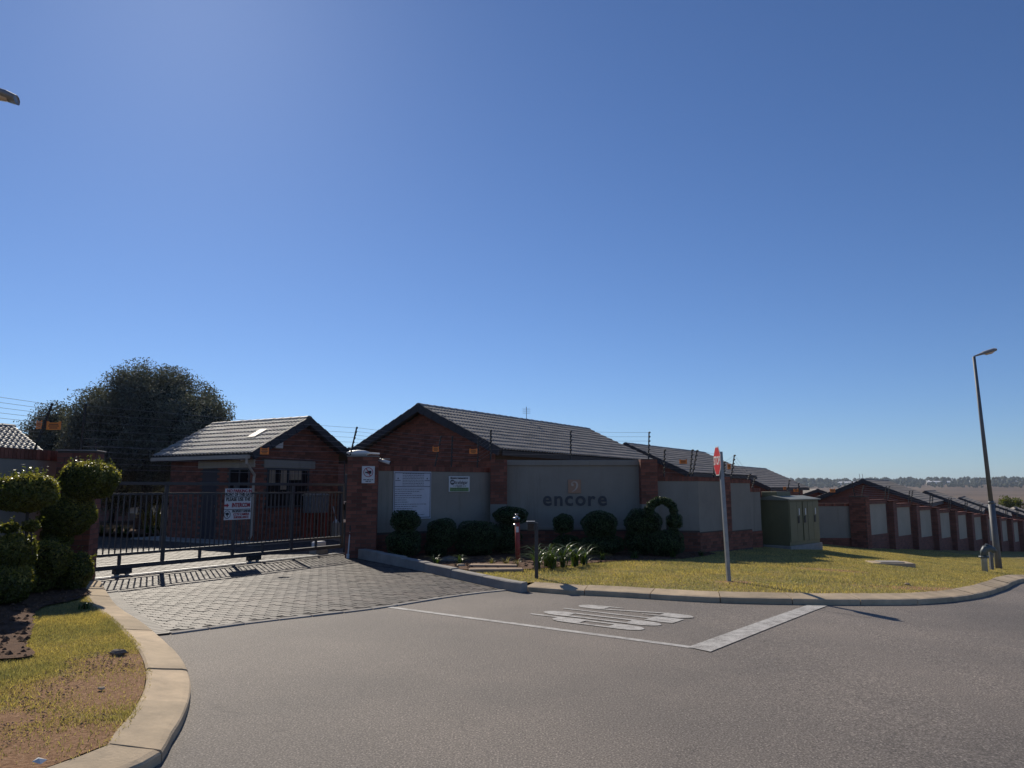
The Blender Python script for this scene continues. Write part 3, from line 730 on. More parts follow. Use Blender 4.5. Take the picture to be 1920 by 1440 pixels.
def house(label, loc, rz, hw, L, eave, apex, sides='LR', ind='', og=.32, oe=.42, brickgeo=False, leftwall=False, group=None, name='house', gaps=None, lgaps=None, hip=0.0, band=0.0):
    """gable front at local y=0 facing -y, ridge along +y; eave and apex are heights of the tile surface"""
    root = thing(name, label, 'house' if name == 'house' else 'gatehouse', loc, rz, group)
    k = (apex-eave)/(hw+oe); wt = eave+k*oe-.12          # wall top under the roof
    wall_top = lambda x: apex-.12-abs(x)*k
    core = MB()
    core.prism([(-hw, .01, -.5), (hw, .01, -.5), (hw, .01, wt), (0, .01, apex-.13), (-hw, .01, wt)], (0, L-.02, 0))
    core.build('wall', M['mortar'] if brickgeo else M['brickwall'], root)
    if brickgeo:
        B = Bricks(root, 'brick')
        hi = apex-.14
        B.face((0, 0, 0), (1, 0, 0), lambda z: (-min(hw, (apex-.14-z)/k), min(hw, (apex-.14-z)/k)), 0.0, hi, gaps)
        B.pl.sort(key=lambda q: -q[0].z)
        if leftwall: B.face((-hw, L, 0), (0, -1, 0), L, 0, wt-.02, lgaps)
        B.done()
    if band: MB().box(-hw-.004, hw+.004, -.012, .2, band-.05, band).build('band_course', M['wood_dark'], root)
    sl = math.hypot(hw+oe, apex-eave); c = (hw+oe)/sl; s = (apex-eave)/sl
    Lr = L+og*2
    tr = None
    if 'R' in sides:
        slope(root, (hw+oe, -og, eave), (0, 1, 0), (-c, 0, s), Lr, sl-.03, 300 if ind == 'R' else 0)
    if 'L' in sides:
        slope(root, (-hw-oe, L+og, eave), (0, -1, 0), (c, 0, s), Lr, sl-.03, 300 if ind == 'L' else 0)
    # ridge tiles, verge tiles, eave boards
    rm = MB(); n = 8
    prof = [(.13*math.cos(PI*i/n), .10*math.sin(PI*i/n)-.02) for i in range(n+1)]
    V = []
    for y, q in ((0, 1.08), (.40, .92)): V += [(x*q, y, z*q) for x, z in prof]
    rm.add(V, [(i, i+n+1, i+n+2, i+1) for i in range(n)]+[tuple(range(n+1))])
    rme = rm.mesh('ridge_tile'); rme.materials.append(M['tile'])
    nr = max(1, int(Lr/.38))
    for i in range(nr): link('ridge_tile', rme, None, root, (0, -og-.02+i*Lr/nr, apex+.0+random.uniform(-.004, .004)))
    vm = MB().bbox(0, .345, -.06, .05, -.20, .045, .006).mesh('verge_tile'); vm.materials.append(M['tile_dark'])
    nv = max(1, int(sl/.32))
    for sg in (1, -1):
        for i in range(nv):
            f = i/nv; x = (hw+oe)*(1-f); z = eave+(apex-eave)*f
            o = link('verge_tile', vm, None, root)
            d = Vector((-c*sg, 0, s)); nn = Vector((s*sg, 0, c)); yv = nn.cross(d)
            p = Vector((x*sg, -og-.01, z))
            m4 = Matrix(((d.x, yv.x, nn.x, p.x), (d.y, yv.y, nn.y, p.y), (d.z, yv.z, nn.z, p.z), (0, 0, 0, 1)))
            o.matrix_local = m4 @ Matrix.Rotation(-.05, 4, 'Y')
    for sg in (1, -1):
        MB().box(min(sg*(hw+oe), sg*(hw+oe-.03)), max(sg*(hw+oe), sg*(hw+oe-.03)), -og+.08, L+og, eave-.17, eave-.02).build('fascia_board', M['wood_dark'], root)
    return root

# ================================================================== GATE PILLARS
GR = P(640, 1037); GL = P(165, 1087)
gd = (GR-GL); GLEN = math.hypot(gd.x, gd.y); ga = math.atan2(gd.y, gd.x); GU = Vector((math.cos(ga), math.sin(ga), 0)); GN = Vector((GU.y, -GU.x, 0))  # GN points to the street
pr = AT(677, 1040, 17.9); pr.z = 0
rp = thing('gate_pillar', 'square red brick gate pillar carrying the no photography sign', 'pillar', (pr.x, pr.y, 0), R(8))
B = Bricks(rp); pillar(rp, 0, 0, .69, .60, 0, 2.33, B); B.done()
MB().bbox(-.37, .37, -.325, .325, 2.33, 2.352, .008).build('pillar_cap', M['concrete_grey'], rp)
plf = AT(141, 1000, 12.55); plf.z = 0
lp = thing('gate_pillar', 'square red brick gate pillar behind the corner topiary shrubs', 'pillar', (plf.x, plf.y, 0), R(14))
B = Bricks(lp); pillar(lp, 0, 0, .56, .5, .1, 2.20, B); B.done()
MB().bbox(-.31, .31, -.28, .28, 2.20, 2.222, .008).build('pillar_cap', M['concrete_grey'], lp)

# ================================================================== WALLS
wA = AT(115, 850, 12.7); w0 = Vector((-8.35, 3.0, 0))
wall('grey plastered wall with brick coping behind the corner topiary shrubs', (w0.x-.3, w0.y, 0), (wA.x, wA.y, 0), .1, 2.22, .45, coping=.17)
nA = AT(700, 994, 18.05); nB = AT(921, 994, 19.95)
wall('grey plastered wall with brick coping behind the large notice board', (nA.x, nA.y, 0), (nB.x, nB.y, 0), 0, 2.13, .54, coping=.12)
# pillars either side of the name wall, name wall itself
def sign_pillar(label, px, D, z1):
    c = AT(px, 1000, D); r = thing('wall_pillar', label, 'pillar', (c.x, c.y, -.02), 0)
    B = Bricks(r); w = .42
    MB().box(-w/2, w/2, -.15, .25, -.3, z1-.002).build('pillar_core', M['mortar'], r)
    MB().bbox(-w/2-.006, w/2+.006, -.168, .24, .53, 1.20, .004).build('plaster_band', M['plaster'], r)
    for a, b in ((0, .53), (1.20, z1)):
        B.face((-w/2, -.15, 0), (1, 0, 0), w, a, b); B.face((w/2, -.15, 0), (0, 1, 0), .4, a, b, shift=1); B.face((-w/2, .25, 0), (0, -1, 0), .4, a, b, shift=1)
    B.done(); return c
sign_pillar('brick wall pillar with plaster band between notice wall and name wall', 935, 19.85, 2.36)
sign_pillar('brick wall pillar with plaster band at right end of name wall', 1218, 19.85, 2.38)
s0 = AT(948, 990, 20.0); s1 = AT(1203, 990, 20.0)
NW, NWL, NWH = wall('tall dark grey name wall with raised border above brick plinth', (s0.x, s0.y, 0), (s1.x, s1.y, 0), -.02, 2.32, .53, coping=0)
bm_ = MB()
bm_.bbox(0, NWL, -.035, .25, NWH-.13, NWH+.015, .01)
bm_.bbox(0, NWL, -.03, .03, .53, .62, .01)
bm_.build('plaster_border', M['plaster'], NW)
A_pt = AT(1312, 990, 19.75); r0 = AT(1231, 990, 19.9)
wall('grey wall with brick plinth and coping behind the arched topiary', (r0.x, r0.y, 0), (A_pt.x, A_pt.y, 0), -.04, 1.90, .54, coping=.12)
d40 = Vector((math.sin(R(42)), math.cos(R(42)), 0))
q0 = A_pt; q1 = q0+d40*1.35; q2 = q1+d40*.34; q3 = q2+d40*1.45
wall('short grey wall panel turning the corner beside the stop sign', q0, q1, -.06, 1.88, .52, coping=.1)
r = thing('wall_pillar', 'brick pillar between two wall panels just behind the stop sign post', 'pillar', ((q1.x+q2.x)/2, (q1.y+q2.y)/2, -.08), math.atan2(d40.y, d40.x))
B = Bricks(r); pillar(r, 0, .10, .33, .36, 0, 1.98, B); B.done()
wall('short grey wall panel with brick plinth left of the electrical kiosk', q2, q3, -.1, 1.84, .52, coping=.1)
q3b = q3+Vector((-.25, .3, 0)); q4 = q3b+d40*1.5
wall('low recessed grey wall panel hidden partly by the electrical kiosk', q3b, q4, -.2, 1.60, .5, coping=.12)
LW0 = AT(1622, 1030, 30.0); LWD = Vector((math.sin(R(44.5)), math.cos(R(44.5)), 0))
k0 = Vector((9.6, 30.3, 0))
wall('wall running behind the electrical kiosk towards the estate', q4, k0, -.3, 1.45, .5, coping=.12)
wall('dark grey wall segment between the electrical kiosk and the long stepped wall', k0, (LW0.x-.3, 30.2, 0), -.86, 1.0, .48, coping=.12)

# long stepped wall running down the street
lw = thing('boundary_wall', 'long stepped brick and plaster wall descending along the street', 'wall', (LW0.x, LW0.y, 0), math.atan2(LWD.y, LWD.x))
BAY = 3.05; NB = 13
for i in range(NB):
    x0 = i*BAY; wp = LW0+LWD*x0; wq = LW0+LWD*(x0+BAY)
    zg = float(HV(wp.x, 40)); zg2 = float(HV(wq.x, 40)); zt = zg+1.92; pw = .44
    if i == 0:
        B = Bricks(lw, limit=240); pillar(lw, x0+pw/2-.25, .1, pw, .62, zg, zt+.12, B); B.done()
    else:
        MB().box(x0-pw/2, x0+pw/2, -.24, .42, zg2-.5, zt+.04).build('pillar', M['brickwall'], lw)
        MB().bbox(x0-pw/2-.04, x0+pw/2+.04, -.28, .46, zt+.04, zt+.085, .01).build('pillar_cap', M['brick_dark'], lw)
    xa, xb = x0+pw/2+.0, x0+BAY-pw/2
    zg2 = min(zg, zg2)
    MB().box(xa, xb, 0, .22, zg2-.5, zg2+.66).build('plinth', M['brickwall'], lw)
    MB().box(xa, xb, .03, .2, zg2+.66, zt-.22).build('plaster_panel', M['plaster_light'], lw)
    for e0, e1 in ((xa, xa+.09), (xb-.07, xb)):
        MB().box(e0, e1, .0, .21, zg2+.662, zt-.222).build('panel_edge', M['brickwall'], lw)
    MB().box(xa, xb, -.02, .24, zt-.22, zt-.09).build('coping', M['brickwall'], lw)
    MB().bbox(xa, xb, -.05, .27, zt-.09, zt-.05, .01).build('coping_cap', M['brick_dark'], lw)

# ================================================================== HOUSES
h1a = AT(797, 762, 24.0); A33 = R(-33)
H1 = house('brick gable house with grey tiled roof directly behind the notice wall', (h1a.x, h1a.y, 0), A33, 2.75, 11.2, 2.72, h1a.z, ind='R', brickgeo=True)
rowd = Vector((math.sin(R(33)), math.cos(R(33)), 0))
h2 = Vector((h1a.x, h1a.y, 0))+rowd*15.8
house('tiled roof house rising behind the right pillar of the name wall', (h2.x, h2.y, -.45), A33, 2.75, 11.2, 2.75, h1a.z, group=None)
h3 = Vector((h1a.x, h1a.y, 0))+rowd*30.5
house('lower tiled roof house seen past the stop sign', (h3.x, h3.y, -1.15), A33, 2.75, 11, 2.75, h1a.z)
h4a = AT(1619, 900, 45)
H4 = house('brick gable house behind the start of the long stepped wall', (h4a.x, h4a.y, h4a.z-4.1), A33, 3.0, 11.5, 2.72, 4.1)
prevp = h4a
for i, (px, py, D, lab) in enumerate(((1736, 922, 53.5, 'tiled house behind the long wall, next down from the brick gable house'),
                                 (1800, 934, 60, 'tiled house behind the long wall, two down from the brick gable house'),
                                 (1863, 947, 67.7, 'tiled house behind the long wall, three down from the brick gable house'),
                                 (1906, 954, 74.5, 'tiled house lowest down the long wall, beyond the street lamp'))):
    a = AT(px, py, D)
    house(lab, (a.x, a.y, a.z-4.1), A33, 2.9, 8.5, 2.72, 4.1)
a = AT(1532, 918, 62)
house('small far house with plain roof between the kiosk and the brick gable', (a.x, a.y, a.z-4.0), R(-12), 3.0, 9, 2.8, 4.0)
# left neighbour, house behind the tree, house in the gap
e33 = Vector((math.sin(R(33)), math.cos(R(33)), 0))
rp_ = AT(26, 800, 26); st = rp_-e33*9.7
house('tiled roof house over the left plastered wall', (st.x, st.y, rp_.z-4.1), A33, 2.9, 9.4, 2.72, 4.1)
a = AT(250, 860, 37)
house('brick house deep in shade behind the big round tree', (a.x-1, a.y, -.2), R(-33), 3.4, 9, 2.6, 4.1)
a = AT(662, 842, 43)
house('far tiled house in the gap between gatehouse and notice wall house', (a.x, a.y, a.z-4.2), A33, 2.8, 9, 2.75, 4.2)

# ================================================================== GATEHOUSE
gh0 = AT(472, 1000, 22.4); gx = E1
gc = Vector((gh0.x, gh0.y, 0))+gx*1.75
ap = 3.80; ev = 2.60
win = lambda x, z: -1.30 < x < .42 and 1.0 < z < 2.46 and not (z > 2.22 and not -1.42 < x < .66) or (-1.42 < x < .66 and 2.20 < z < 2.46)
# left wall runs from y=L (u=0) to y=0 (u=L)
def lgap(u, z):
    y = 4.0-u
    return (1.62 < y < 2.42 and z < 2.2) or (.18 < y < 1.12 and 1.0 < z < 2.2) or (y < 2.6 and 2.20 < z < 2.44)
GH = house('small brick gatehouse with tiled roof and white downpipe inside the gate', (gc.x, gc.y, 0), math.atan2(gx.y, gx.x), 1.75, 4.0, ev, ap, ind='L', brickgeo=True, leftwall=True, name='gatehouse', gaps=win, lgaps=lgap, og=.35, oe=.45)
MB().bbox(-1.42, .66, -.03, .05, 2.21, 2.455, .006).build('lintel', M['plaster'], GH)
w = MB().box(-1.29, .41, -.002, .02, 1.01, 2.2).build('window', M['glass'], GH)
fr = MB()
for a, b, c, d in ((-1.29, -1.24, 1.01, 2.2), (.36, .41, 1.01, 2.2), (-.46, -.42, 1.01, 2.2), (-1.29, .41, 1.01, 1.06), (-1.29, .41, 2.15, 2.2)): fr.box(a, b, -.03, .01, c, d)
fr.build('window_frame', M['frame'], w)
bar = MB()
for i in range(1, 11): bar.tube([(-1.29+i*.155, -.025, 1.05), (-1.29+i*.155, -.025, 2.15)], .006, 5)
bar.build('burglar_bars', M['frame'], w)
cu = MB()
for x0, x1, z0 in ((-1.2, -.95, 1.75), (-.75, -.5, 1.55), (-.4, .1, 1.85)):
    n = 8
    for i in range(n): cu.box(x0+(x1-x0)*i/n, x0+(x1-x0)*(i+1)/n-.004, -.016+.006*(i % 2), -.008+.006*(i % 2), z0, 2.14)
cu.build('curtain', M['slab'], w)
MB().bbox(-1.34, .46, -.05, .03, .95, 1.0, .008).build('window_sill', M['brick_dark'], w)
MB().bbox(-1.785, -1.71, .0, 2.6, 2.21, 2.445, .006).build('lintel', M['plaster_light'], GH)
d = MB().box(-1.755, -1.735, 1.63, 2.41, 0.0, 2.19).build('door', M['door'], GH)
MB().box(-1.775, -1.75, 1.70, 1.74, .95, 1.1).build('door_handle', M['chrome'], d)
w2 = MB().box(-1.753, -1.735, .19, 1.11, 1.01, 2.19).build('window', M['glass'], GH)
fr = MB()
for a, b, c, d_ in ((.19, .24, 1.01, 2.19), (1.06, 1.11, 1.01, 2.19), (.63, .67, 1.01, 2.19), (.19, 1.11, 1.01, 1.06), (.19, 1.11, 2.14, 2.19)): fr.box(-1.78, -1.74, a, b, c, d_)
fr.build('window_frame', M['frame'], w2)
gx_ = -1.75-.45-.06
MB().prism([(gx_-.06, -.33, ev-.04), (gx_-.06, -.33, ev-.15), (gx_+.05, -.33, ev-.15), (gx_+.05, -.33, ev-.05)], (0, 4.6, 0)).build('gutter', M['gutter'], GH)
MB().tube([(gx_, -.24, ev-.13), (gx_, -.24, ev-.28), (-1.83, -.1, ev-.62), (-1.83, -.075, ev-.72), (-1.83, -.075, .22), (-1.93, -.12, .14)], .04, 8).build('downpipe', M['gutter'], GH)
# a pale clear tile in the roof
MB().add([(-1.0, -.18, 0), (-.45, -.18, 0), (-.45, .55, 0), (-1.0, .55, 0)], [(0, 1, 2, 3)])
sl_ = math.hypot(2.2, ap-ev); c_, s_ = 2.2/sl_, (ap-ev)/sl_
o = MB().bbox(0, .56, 0, .33, .07, .085, .004).build('skylight_tile', M['gutter'], GH)
dv = Vector((c_, 0, s_)); nv = Vector((-s_, 0, c_)); yv = nv.cross(dv); p = Vector((-2.2, .62, ev))+dv*1.05
o.matrix_local = Matrix(((dv.x, yv.x, nv.x, p.x), (dv.y, yv.y, nv.y, p.y), (dv.z, yv.z, nv.z, p.z), (0, 0, 0, 1)))
MB().box(-2.6, 2.3, -1.0, 4.6, -.14, .045).build('apron_slab', M['concrete_grey'], GH)
# ================================================================== GATE
CAM = Vector((0, 0, CZ))
def onwall(px, py, p0, u):
    d = ray(px, py); n = Vector((u.y, -u.x, 0)); p0 = Vector((p0[0], p0[1], 0))
    t = (p0-Vector((0, 0, 0))).dot(n)/d.dot(n); return CAM+d*t
gate = thing('sliding_gate', 'charcoal steel palisade sliding gate closed across the paved driveway', 'gate', (GL.x, GL.y, 0), ga)
X0, X1 = -.45, GLEN+.02
def gbox(name, x0, x1, z0, z1, y0=-.025, y1=.025, m='gate_steel'):
    return MB().bbox(x0, x1, y0, y1, z0, z1, .004).build(name, M[m], gate)
gbox('top_rail', X0, X1, 1.655, 1.715); gbox('upper_rail', X0, X1, 1.47, 1.51, -.02, .02)
gbox('lower_rail', X0, X1, .37, .42); gbox('bottom_beam', X0, X1, .13, .21, -.035, .035)
px_post = [X0+.03, 1.42, 3.05, 4.68, X1-.03]
for x in px_post: gbox('post', x-.03, x+.03, .212, 1.653, -.03, .03)
for x in (.55, 2.25, 3.85, 5.45): gbox('short_post', x-.025, x+.025, .212, .368)
bmh = MB().box(-.0098, .0098, -.0098, .0098, .422, 1.468).mesh('bar'); bmh.materials.append(M['gate_steel'])
x = X0+.12
while x < X1-.08:
    if min(abs(x-p) for p in px_post) > .05: link('bar', bmh, None, gate, (x, 0, 0))
    x += .112
for x in (.62, 3.62):
    b = gbox('wheel_box', x-.16, x+.16, .045, .145, -.06, .06, 'black_metal')
    for dx in (-.1, .1): MB().lathe((x+dx, -.02, .062), [(.05, 0), (.055, .01), (.035, .02), (.055, .03), (.05, .04)], 14, 'y').build('wheel', M['galv'], b)
for z in (.75, 1.2): MB().bbox(X1-.02, X1+.05, -.05, .0, z, z+.07, .005).build('latch_plate', M['white_metal'], gate)
tr = thing('gate_track', 'narrow steel gate track set in the driveway paving', 'track', (GL.x, GL.y, 0), ga)
MB().box(-.3, GLEN+.1, -.022, .022, -.02, .016).build('rail', M['galv'], tr)
MB().box(-.3, GLEN+.1, -.11, .11, -.03, .0045).build('rail_bed', M['concrete_grey'], tr)
ps = thing('gate_post', 'tall dark steel catch post beside the right brick gate pillar', 'post', (GR.x+GU.x*.12+.02, GR.y+GU.y*.12, 0), ga)
MB().bbox(-.05, .05, -.05, .05, -.1, 1.95, .006).build('post', M['gate_steel'], ps)
gb = MB(); gb.bbox(-.12, -.05, -.07, .07, 1.05, 1.25, .01); gb.build('catch', M['black_metal'], ps)
gm = thing('gate_motor', 'low gate motor housing behind the closed gate', 'motor', tuple(GL+GU*5.9-GN*.35), ga)
MB().bbox(-.2, .2, -.12, .12, -.02, .09, .01).build('base', M['concrete_grey'], gm)
MB().bbox(-.17, .17, -.1, .1, .09, .3, .03).build('cover', M['white_metal'], gm)
# three-part sign on the gate
g0 = onwall(420, 916, GL, GU); g1 = onwall(467, 973, GL, GU); gc_ = (g0+g1)/2
SW = math.hypot(g1.x-g0.x, g1.y-g0.y); SH = g0.z-g1.z
sg = thing('gate_sign', 'white gate sign asking to use the intercom, with red and black lettering', 'sign', tuple(gc_+GN*.045), ga)
MB().bbox(-SW/2, SW/2, 0, .008, -SH/2, SH/2, .002).build('plate', M['sign_white'], sg)
ln = MB()
for z in (.235, -.17): ln.box(-SW/2, SW/2, -.003, .0, SH*z-.006, SH*z+.006)
ln.build('dividing_line', M['print_black'], sg)
q = SH/2
put_text(sg, 'NO PARKING IN', .02, q*.84, .095, M['print_red'], bold=.002, sx=.92)
put_text(sg, 'FRONT OF THIS GATE', 0, q*.61, .092, M['print_black'], bold=.002, sx=.80)
put_text(sg, 'PLEASE USE THE', 0, q*.30, .105, M['print_black'], bold=.002, sx=.84)
put_text(sg, 'INTERCOM', .075, q*-.08, .125, M['print_red'], bold=.003, sx=.76)
ar = MB().prism([(-.36, -.003, -.055), (-.36, -.003, -.015), (-.29, -.003, -.015), (-.29, -.003, .01), (-.235, -.003, -.035), (-.29, -.003, -.08), (-.29, -.003, -.055)], (0, -.002, 0)); ar.build('arrow', M['print_red'], sg, loc=(0, 0, q*-.08+.035))
put_text(sg, 'PROPERTY UNDER', .09, q*-.47, .072, M['print_black'], bold=.001, sx=.80)
put_text(sg, 'CCTV CAMERA', .09, q*-.67, .072, M['print_red'], bold=.001, sx=.85)
put_text(sg, 'SURVEILLANCE', .09, q*-.86, .068, M['print_red'], bold=.001, sx=.85)
ic = MB(); n = 24
for k in range(n):
    a, b = 2*PI*k/n, 2*PI*(k+1)/n; c = (-.27, q*-.66)
    ic.prism([(c[0]+.085*math.cos(a), -.003, c[1]+.085*math.sin(a)), (c[0]+.085*math.cos(b), -.003, c[1]+.085*math.sin(b)), (c[0]+.072*math.cos(b), -.003, c[1]+.072*math.sin(b)), (c[0]+.072*math.cos(a), -.003, c[1]+.072*math.sin(a))], (0, -.002, 0))
zc = q*-.66
ic.prism([(-.325, -.003, zc+.03), (-.25, -.003, zc+.045), (-.215, -.003, zc+.005), (-.29, -.003, zc-.02)], (0, -.002, 0)); ic.box(-.275, -.255, -.005, -.003, zc-.05, zc-.005)
ic.build('camera_symbol', M['print_black'], sg)

# ================================================================== SIGNS ON WALLS
nu = (nB-nA); nu.z = 0; nu.normalize(); nn_ = Vector((nu.y, -nu.x, 0)); na_ = math.atan2(nu.y, nu.x)
def wall_sign(name, label, x0, y0, x1, y1, p0, u, mat, out=.02, h=None):
    a = onwall(x0, y0, p0, u); b = onwall(x1, y0, p0, u); c = onwall((x0+x1)/2, y1, p0, u)
    w = (b-a).length; hh = (a.z+b.z)/2-c.z; ctr = (a+b)/2; ctr.z = (a.z+b.z)/2-hh/2
    n = Vector((u.y, -u.x, 0)); r = thing(name, label, 'sign', tuple(ctr+n*out), math.atan2(u.y, u.x))
    MB().bbox(-w/2, w/2, 0, .012, -hh/2, hh/2, .003).build('plate', mat, r); return r, w, hh
nb, w, h = wall_sign('notice_board', 'large white notice board with rows of fine print on grey wall', 738, 884, 808, 973, nA, nu, M['sign_notice'])
fr = MB(); t_ = .012
for a, b, c, d in ((-w/2+.02, w/2-.02, h/2-.045, h/2-.03), (-w/2+.02, w/2-.02, -h/2+.03, -h/2+.045), (-w/2+.02, -w/2+.032, -h/2+.045, h/2-.045), (w/2-.032, w/2-.02, -h/2+.045, h/2-.045), (-w/2+.032, w/2-.032, h*.175, h*.175+.012)):
    fr.box(a, b, -.003, 0, c, d)
fr.build('border_line', M['print_black'], nb)
def print_rows(parent, rows, name='printed_lines', hgt=.012, mat='print_black'):
    mb = MB()
    for x0, x1, z in rows:
        x = x0
        while x < x1:
            l = random.uniform(.02, .075); mb.box(x, min(x1, x+l), -.003, 0, z-hgt/2*random.uniform(.7, 1.1), z+hgt/2); x += l+.012
    return mb.build(name, M[mat], parent)
rows = [(-w*.27, w*.30, h*.45-i*.034*h) for i in range(8)]
for i, l in enumerate((.84, .70, .48, .77, .76, .33, .38, .9, .64, .5, .62, .4, .85, .3)): rows.append((-w*.46, -w*.46+w*.92*l, h*.125-i*h*.045))
print_rows(nb, rows)
for sx in (-.39, .39):
    e = MB().lathe((sx*w, -.001, h*.35), [(.018, -.003), (.018, 0)], 10, 'y'); e.box(sx*w-.07, sx*w+.07, -.003, 0, h*.30, h*.312); e.build('small_emblem', M['letter'], nb)
ms, w, h = wall_sign('managing_agent_sign', 'cream and green managed by sign on the notice wall', 841, 893, 880, 922, nA, nu, M['sign_white'])
k_ = w/.66
put_text(ms, 'PROUDLY MANAGED BY', 0, h*.37, .064*k_, M['print_black'], bold=.001, sx=.80)
put_text(ms, 'trafalgar', w*.09, h*.10, .125*k_, M['letter'], bold=.0)
lg = MB().lathe((-w*.33, 0, h*.11), [(.07*k_, -.004), (.07*k_, 0)], 20, 'y'); lg.build('round_logo', M['letter'], ms)
sk = MB()
for i, hh in enumerate((.03, .05, .035, .06, .04)): sk.box(-w*.33-.045*k_+i*.018*k_, -w*.33-.03*k_+i*.018*k_, -.007, -.0045, h*.07, h*.07+hh*k_)
sk.build('logo_skyline', M['sign_white'], ms)
print_rows(ms, [(-w*.14, w*.12, -h*.07), (-w*.3, w*.32, -h*.135), (-w*.1, w*.1, -h*.19)], hgt=.014)
MB().box(-w*.45, w*.45, -.003, 0, -h*.47, -h*.23).build('green_band', M['print_green'], ms)
mb = print_rows(ms, [(-w*.4, w*.4, -h*.30), (-w*.36, w*.36, -h*.40)], 'band_print', .014, 'letter'); mb.location = (0, -.003, 0)
# no photography sign on the right gate pillar
pf = Vector((math.cos(R(8)), math.sin(R(8)), 0)); pn = Vector((pf.y, -pf.x, 0)); pp = Vector((pr.x, pr.y, 0))+pn*.30
ns, w, h = wall_sign('prohibition_sign', 'small white no photography sign on the right brick gate pillar', 679, 874, 703, 906, pp, pf, M['sign_white'], out=.035)
mb = MB(); c = (0, h*.14); r0_, r1_ = w*.33, w*.38; n = 28
for k in range(n):
    a, b = 2*PI*k/n, 2*PI*(k+1)/n
    mb.prism([(c[0]+r1_*math.cos(a), -.003, c[1]+r1_*math.sin(a)), (c[0]+r1_*math.cos(b), -.003, c[1]+r1_*math.sin(b)), (c[0]+r0_*math.cos(b), -.003, c[1]+r0_*math.sin(b)), (c[0]+r0_*math.cos(a), -.003, c[1]+r0_*math.sin(a))], (0, -.002, 0))
v = Vector((.5, 0, -.86)); nv2 = Vector((.86, 0, .5))*.010
mb.prism([Vector((c[0], -.0045, c[1]))+v*s*r0_+nv2*k for s, k in ((-1, -1), (1, -1), (1, 1), (-1, 1))], (0, -.002, 0)); mb.build('red_ring', M['print_red'], ns)
mb = MB(); mb.box(-.02, w*.24, -.003, 0, c[1]-.035, c[1]+.035); mb.box(-w*.24, -.02, -.003, 0, c[1]-.02, c[1]+.01); mb.lathe((w*.1, 0, c[1]), [(.02, -.004), (.02, 0)], 10, 'y'); mb.build('camera_symbol', M['print_black'], ns)
print_rows(ns, [(-w*.38, w*.40, -h*.30), (-w*.2, w*.22, -h*.39)], hgt=.018)

# name lettering and emblem on the name wall
su = Vector((1, 0, 0)); sp = Vector((s0.x, s0.y, 0))
la = onwall(1018, 938, sp, su); lb = onwall(1138, 938, sp, su)
lt = thing('name_lettering', 'dark raised encore lettering fixed on the name wall', 'lettering', (la.x, s0.y+.012, la.z), 0)
xw = 0.0; wid = lb.x-la.x; mes = [text_mesh(ch, .52, .012, .012).copy() for ch in 'encore']
ws = [max(v.co.x for v in m.vertices)-min(v.co.x for v in m.vertices) for m in mes]; gap = (wid-sum(ws))/5
for m, w_ in zip(mes, ws):
    lo = min(v.co.x for v in m.vertices)
    for v_ in m.vertices: v_.co.x -= lo
    zl = min(v.co.y for v in m.vertices)
    for v_ in m.vertices: v_.co.y -= zl
    m.materials.clear(); m.materials.append(M['letter'])
    link('letter', m, None, lt, (xw, -.012, -.15), (PI/2, 0, 0)); xw += w_+gap
ec = onwall(1077, 912, sp, su); a = onwall(1065, 912, sp, su); b = onwall(1089, 912, sp, su); w = (b-a).length
em = thing('emblem_tile', 'square tan emblem with pale curl above the lettering', 'emblem', (ec.x, s0.y+.012, ec.z), 0)
MB().bbox(-w/2, w/2, -.03, 0, -w/2-.01, w/2+.01, .005).build('tile', M['tan'], em)
mb = MB(); mb.lathe((-w*.16, -.031, w*.12), [(w*.10, -.01), (w*.10, 0)], 16, 'y')
cur = [(-w*.25, .12), (-w*.22, .26), (-w*.08, .36), (w*.08, .36), (w*.2, .24), (w*.22, .05), (w*.14, -.16), (0.0, -.31), (-w*.18, -.40)]; tw = [.03, .04, .05, .08, .10, .10, .085, .05, .02]
for i in range(len(cur)-1):
    (xa, za), (xb, zb) = cur[i], cur[i+1]; za *= w; zb *= w; d = Vector((xb-xa, 0, zb-za)).normalized(); s_ = Vector((d.z, 0, -d.x))
    pts = [Vector((xa, -.031, za))+s_*tw[i]*w*.7, Vector((xb, -.031, zb))+s_*tw[i+1]*w*.7, Vector((xb, -.031, zb))-s_*tw[i+1]*w*.7, Vector((xa, -.031, za))-s_*tw[i]*w*.7]
    mb.prism(pts, (0, -.008-.0003*i, 0))
mb.build('curl', M['tan_light'], em)

# ================================================================== ELECTRIC FENCES
def fence(label, posts, nw=7, f0=.18, f1=.98, wires=True, rw=.0028, extra=None, group=None):
    b0 = posts[0][0]; root = thing('electric_fence', label, 'electric fence', tuple(b0), 0)
    L = []
    for b, t in posts:
        b, t = Vector(b)-b0, Vector(t)-b0
        po = MB().tube([b-(t-b)*.05, t], .018, 6).build('post', M['black_metal'], root)
        pts = [b+(t-b)*(f0+(f1-f0)*i/(nw-1)) for i in range(nw)]; L.append(pts)
        ins = MB(); side = Vector((.5, -.86, 0))
        for p in pts:
            ins.tube([p-side*.02, p+side*.05], .017, 6); ins.tube([p+side*.02, p+side*.03], .026, 6)
        ins.build('insulators', M['black_metal'], po)
    if extra is not None:
        for e in extra: L.insert(0, [Vector(p)-b0 for p in e])
    if wires:
        for i in range(nw):
            for A, Bq in zip(L[:-1], L[1:]):
                a, b = A[i], Bq[i]; m = (a+b)/2-Vector((0, 0, .004*(b-a).length))
                MB().tube([a, m, b], rw, 4, False).build('wire', M['wire'], root)
    return root
def pt(xb, yb, xt, yt, D): return (AT(xb, yb, D), AT(xt, yt, D))
lw1 = pt(66, 840, 98, 757, 12.0)
dl = (Vector((w0.x-.3, w0.y, 0))-Vector((wA.x, wA.y, 0))).normalized()
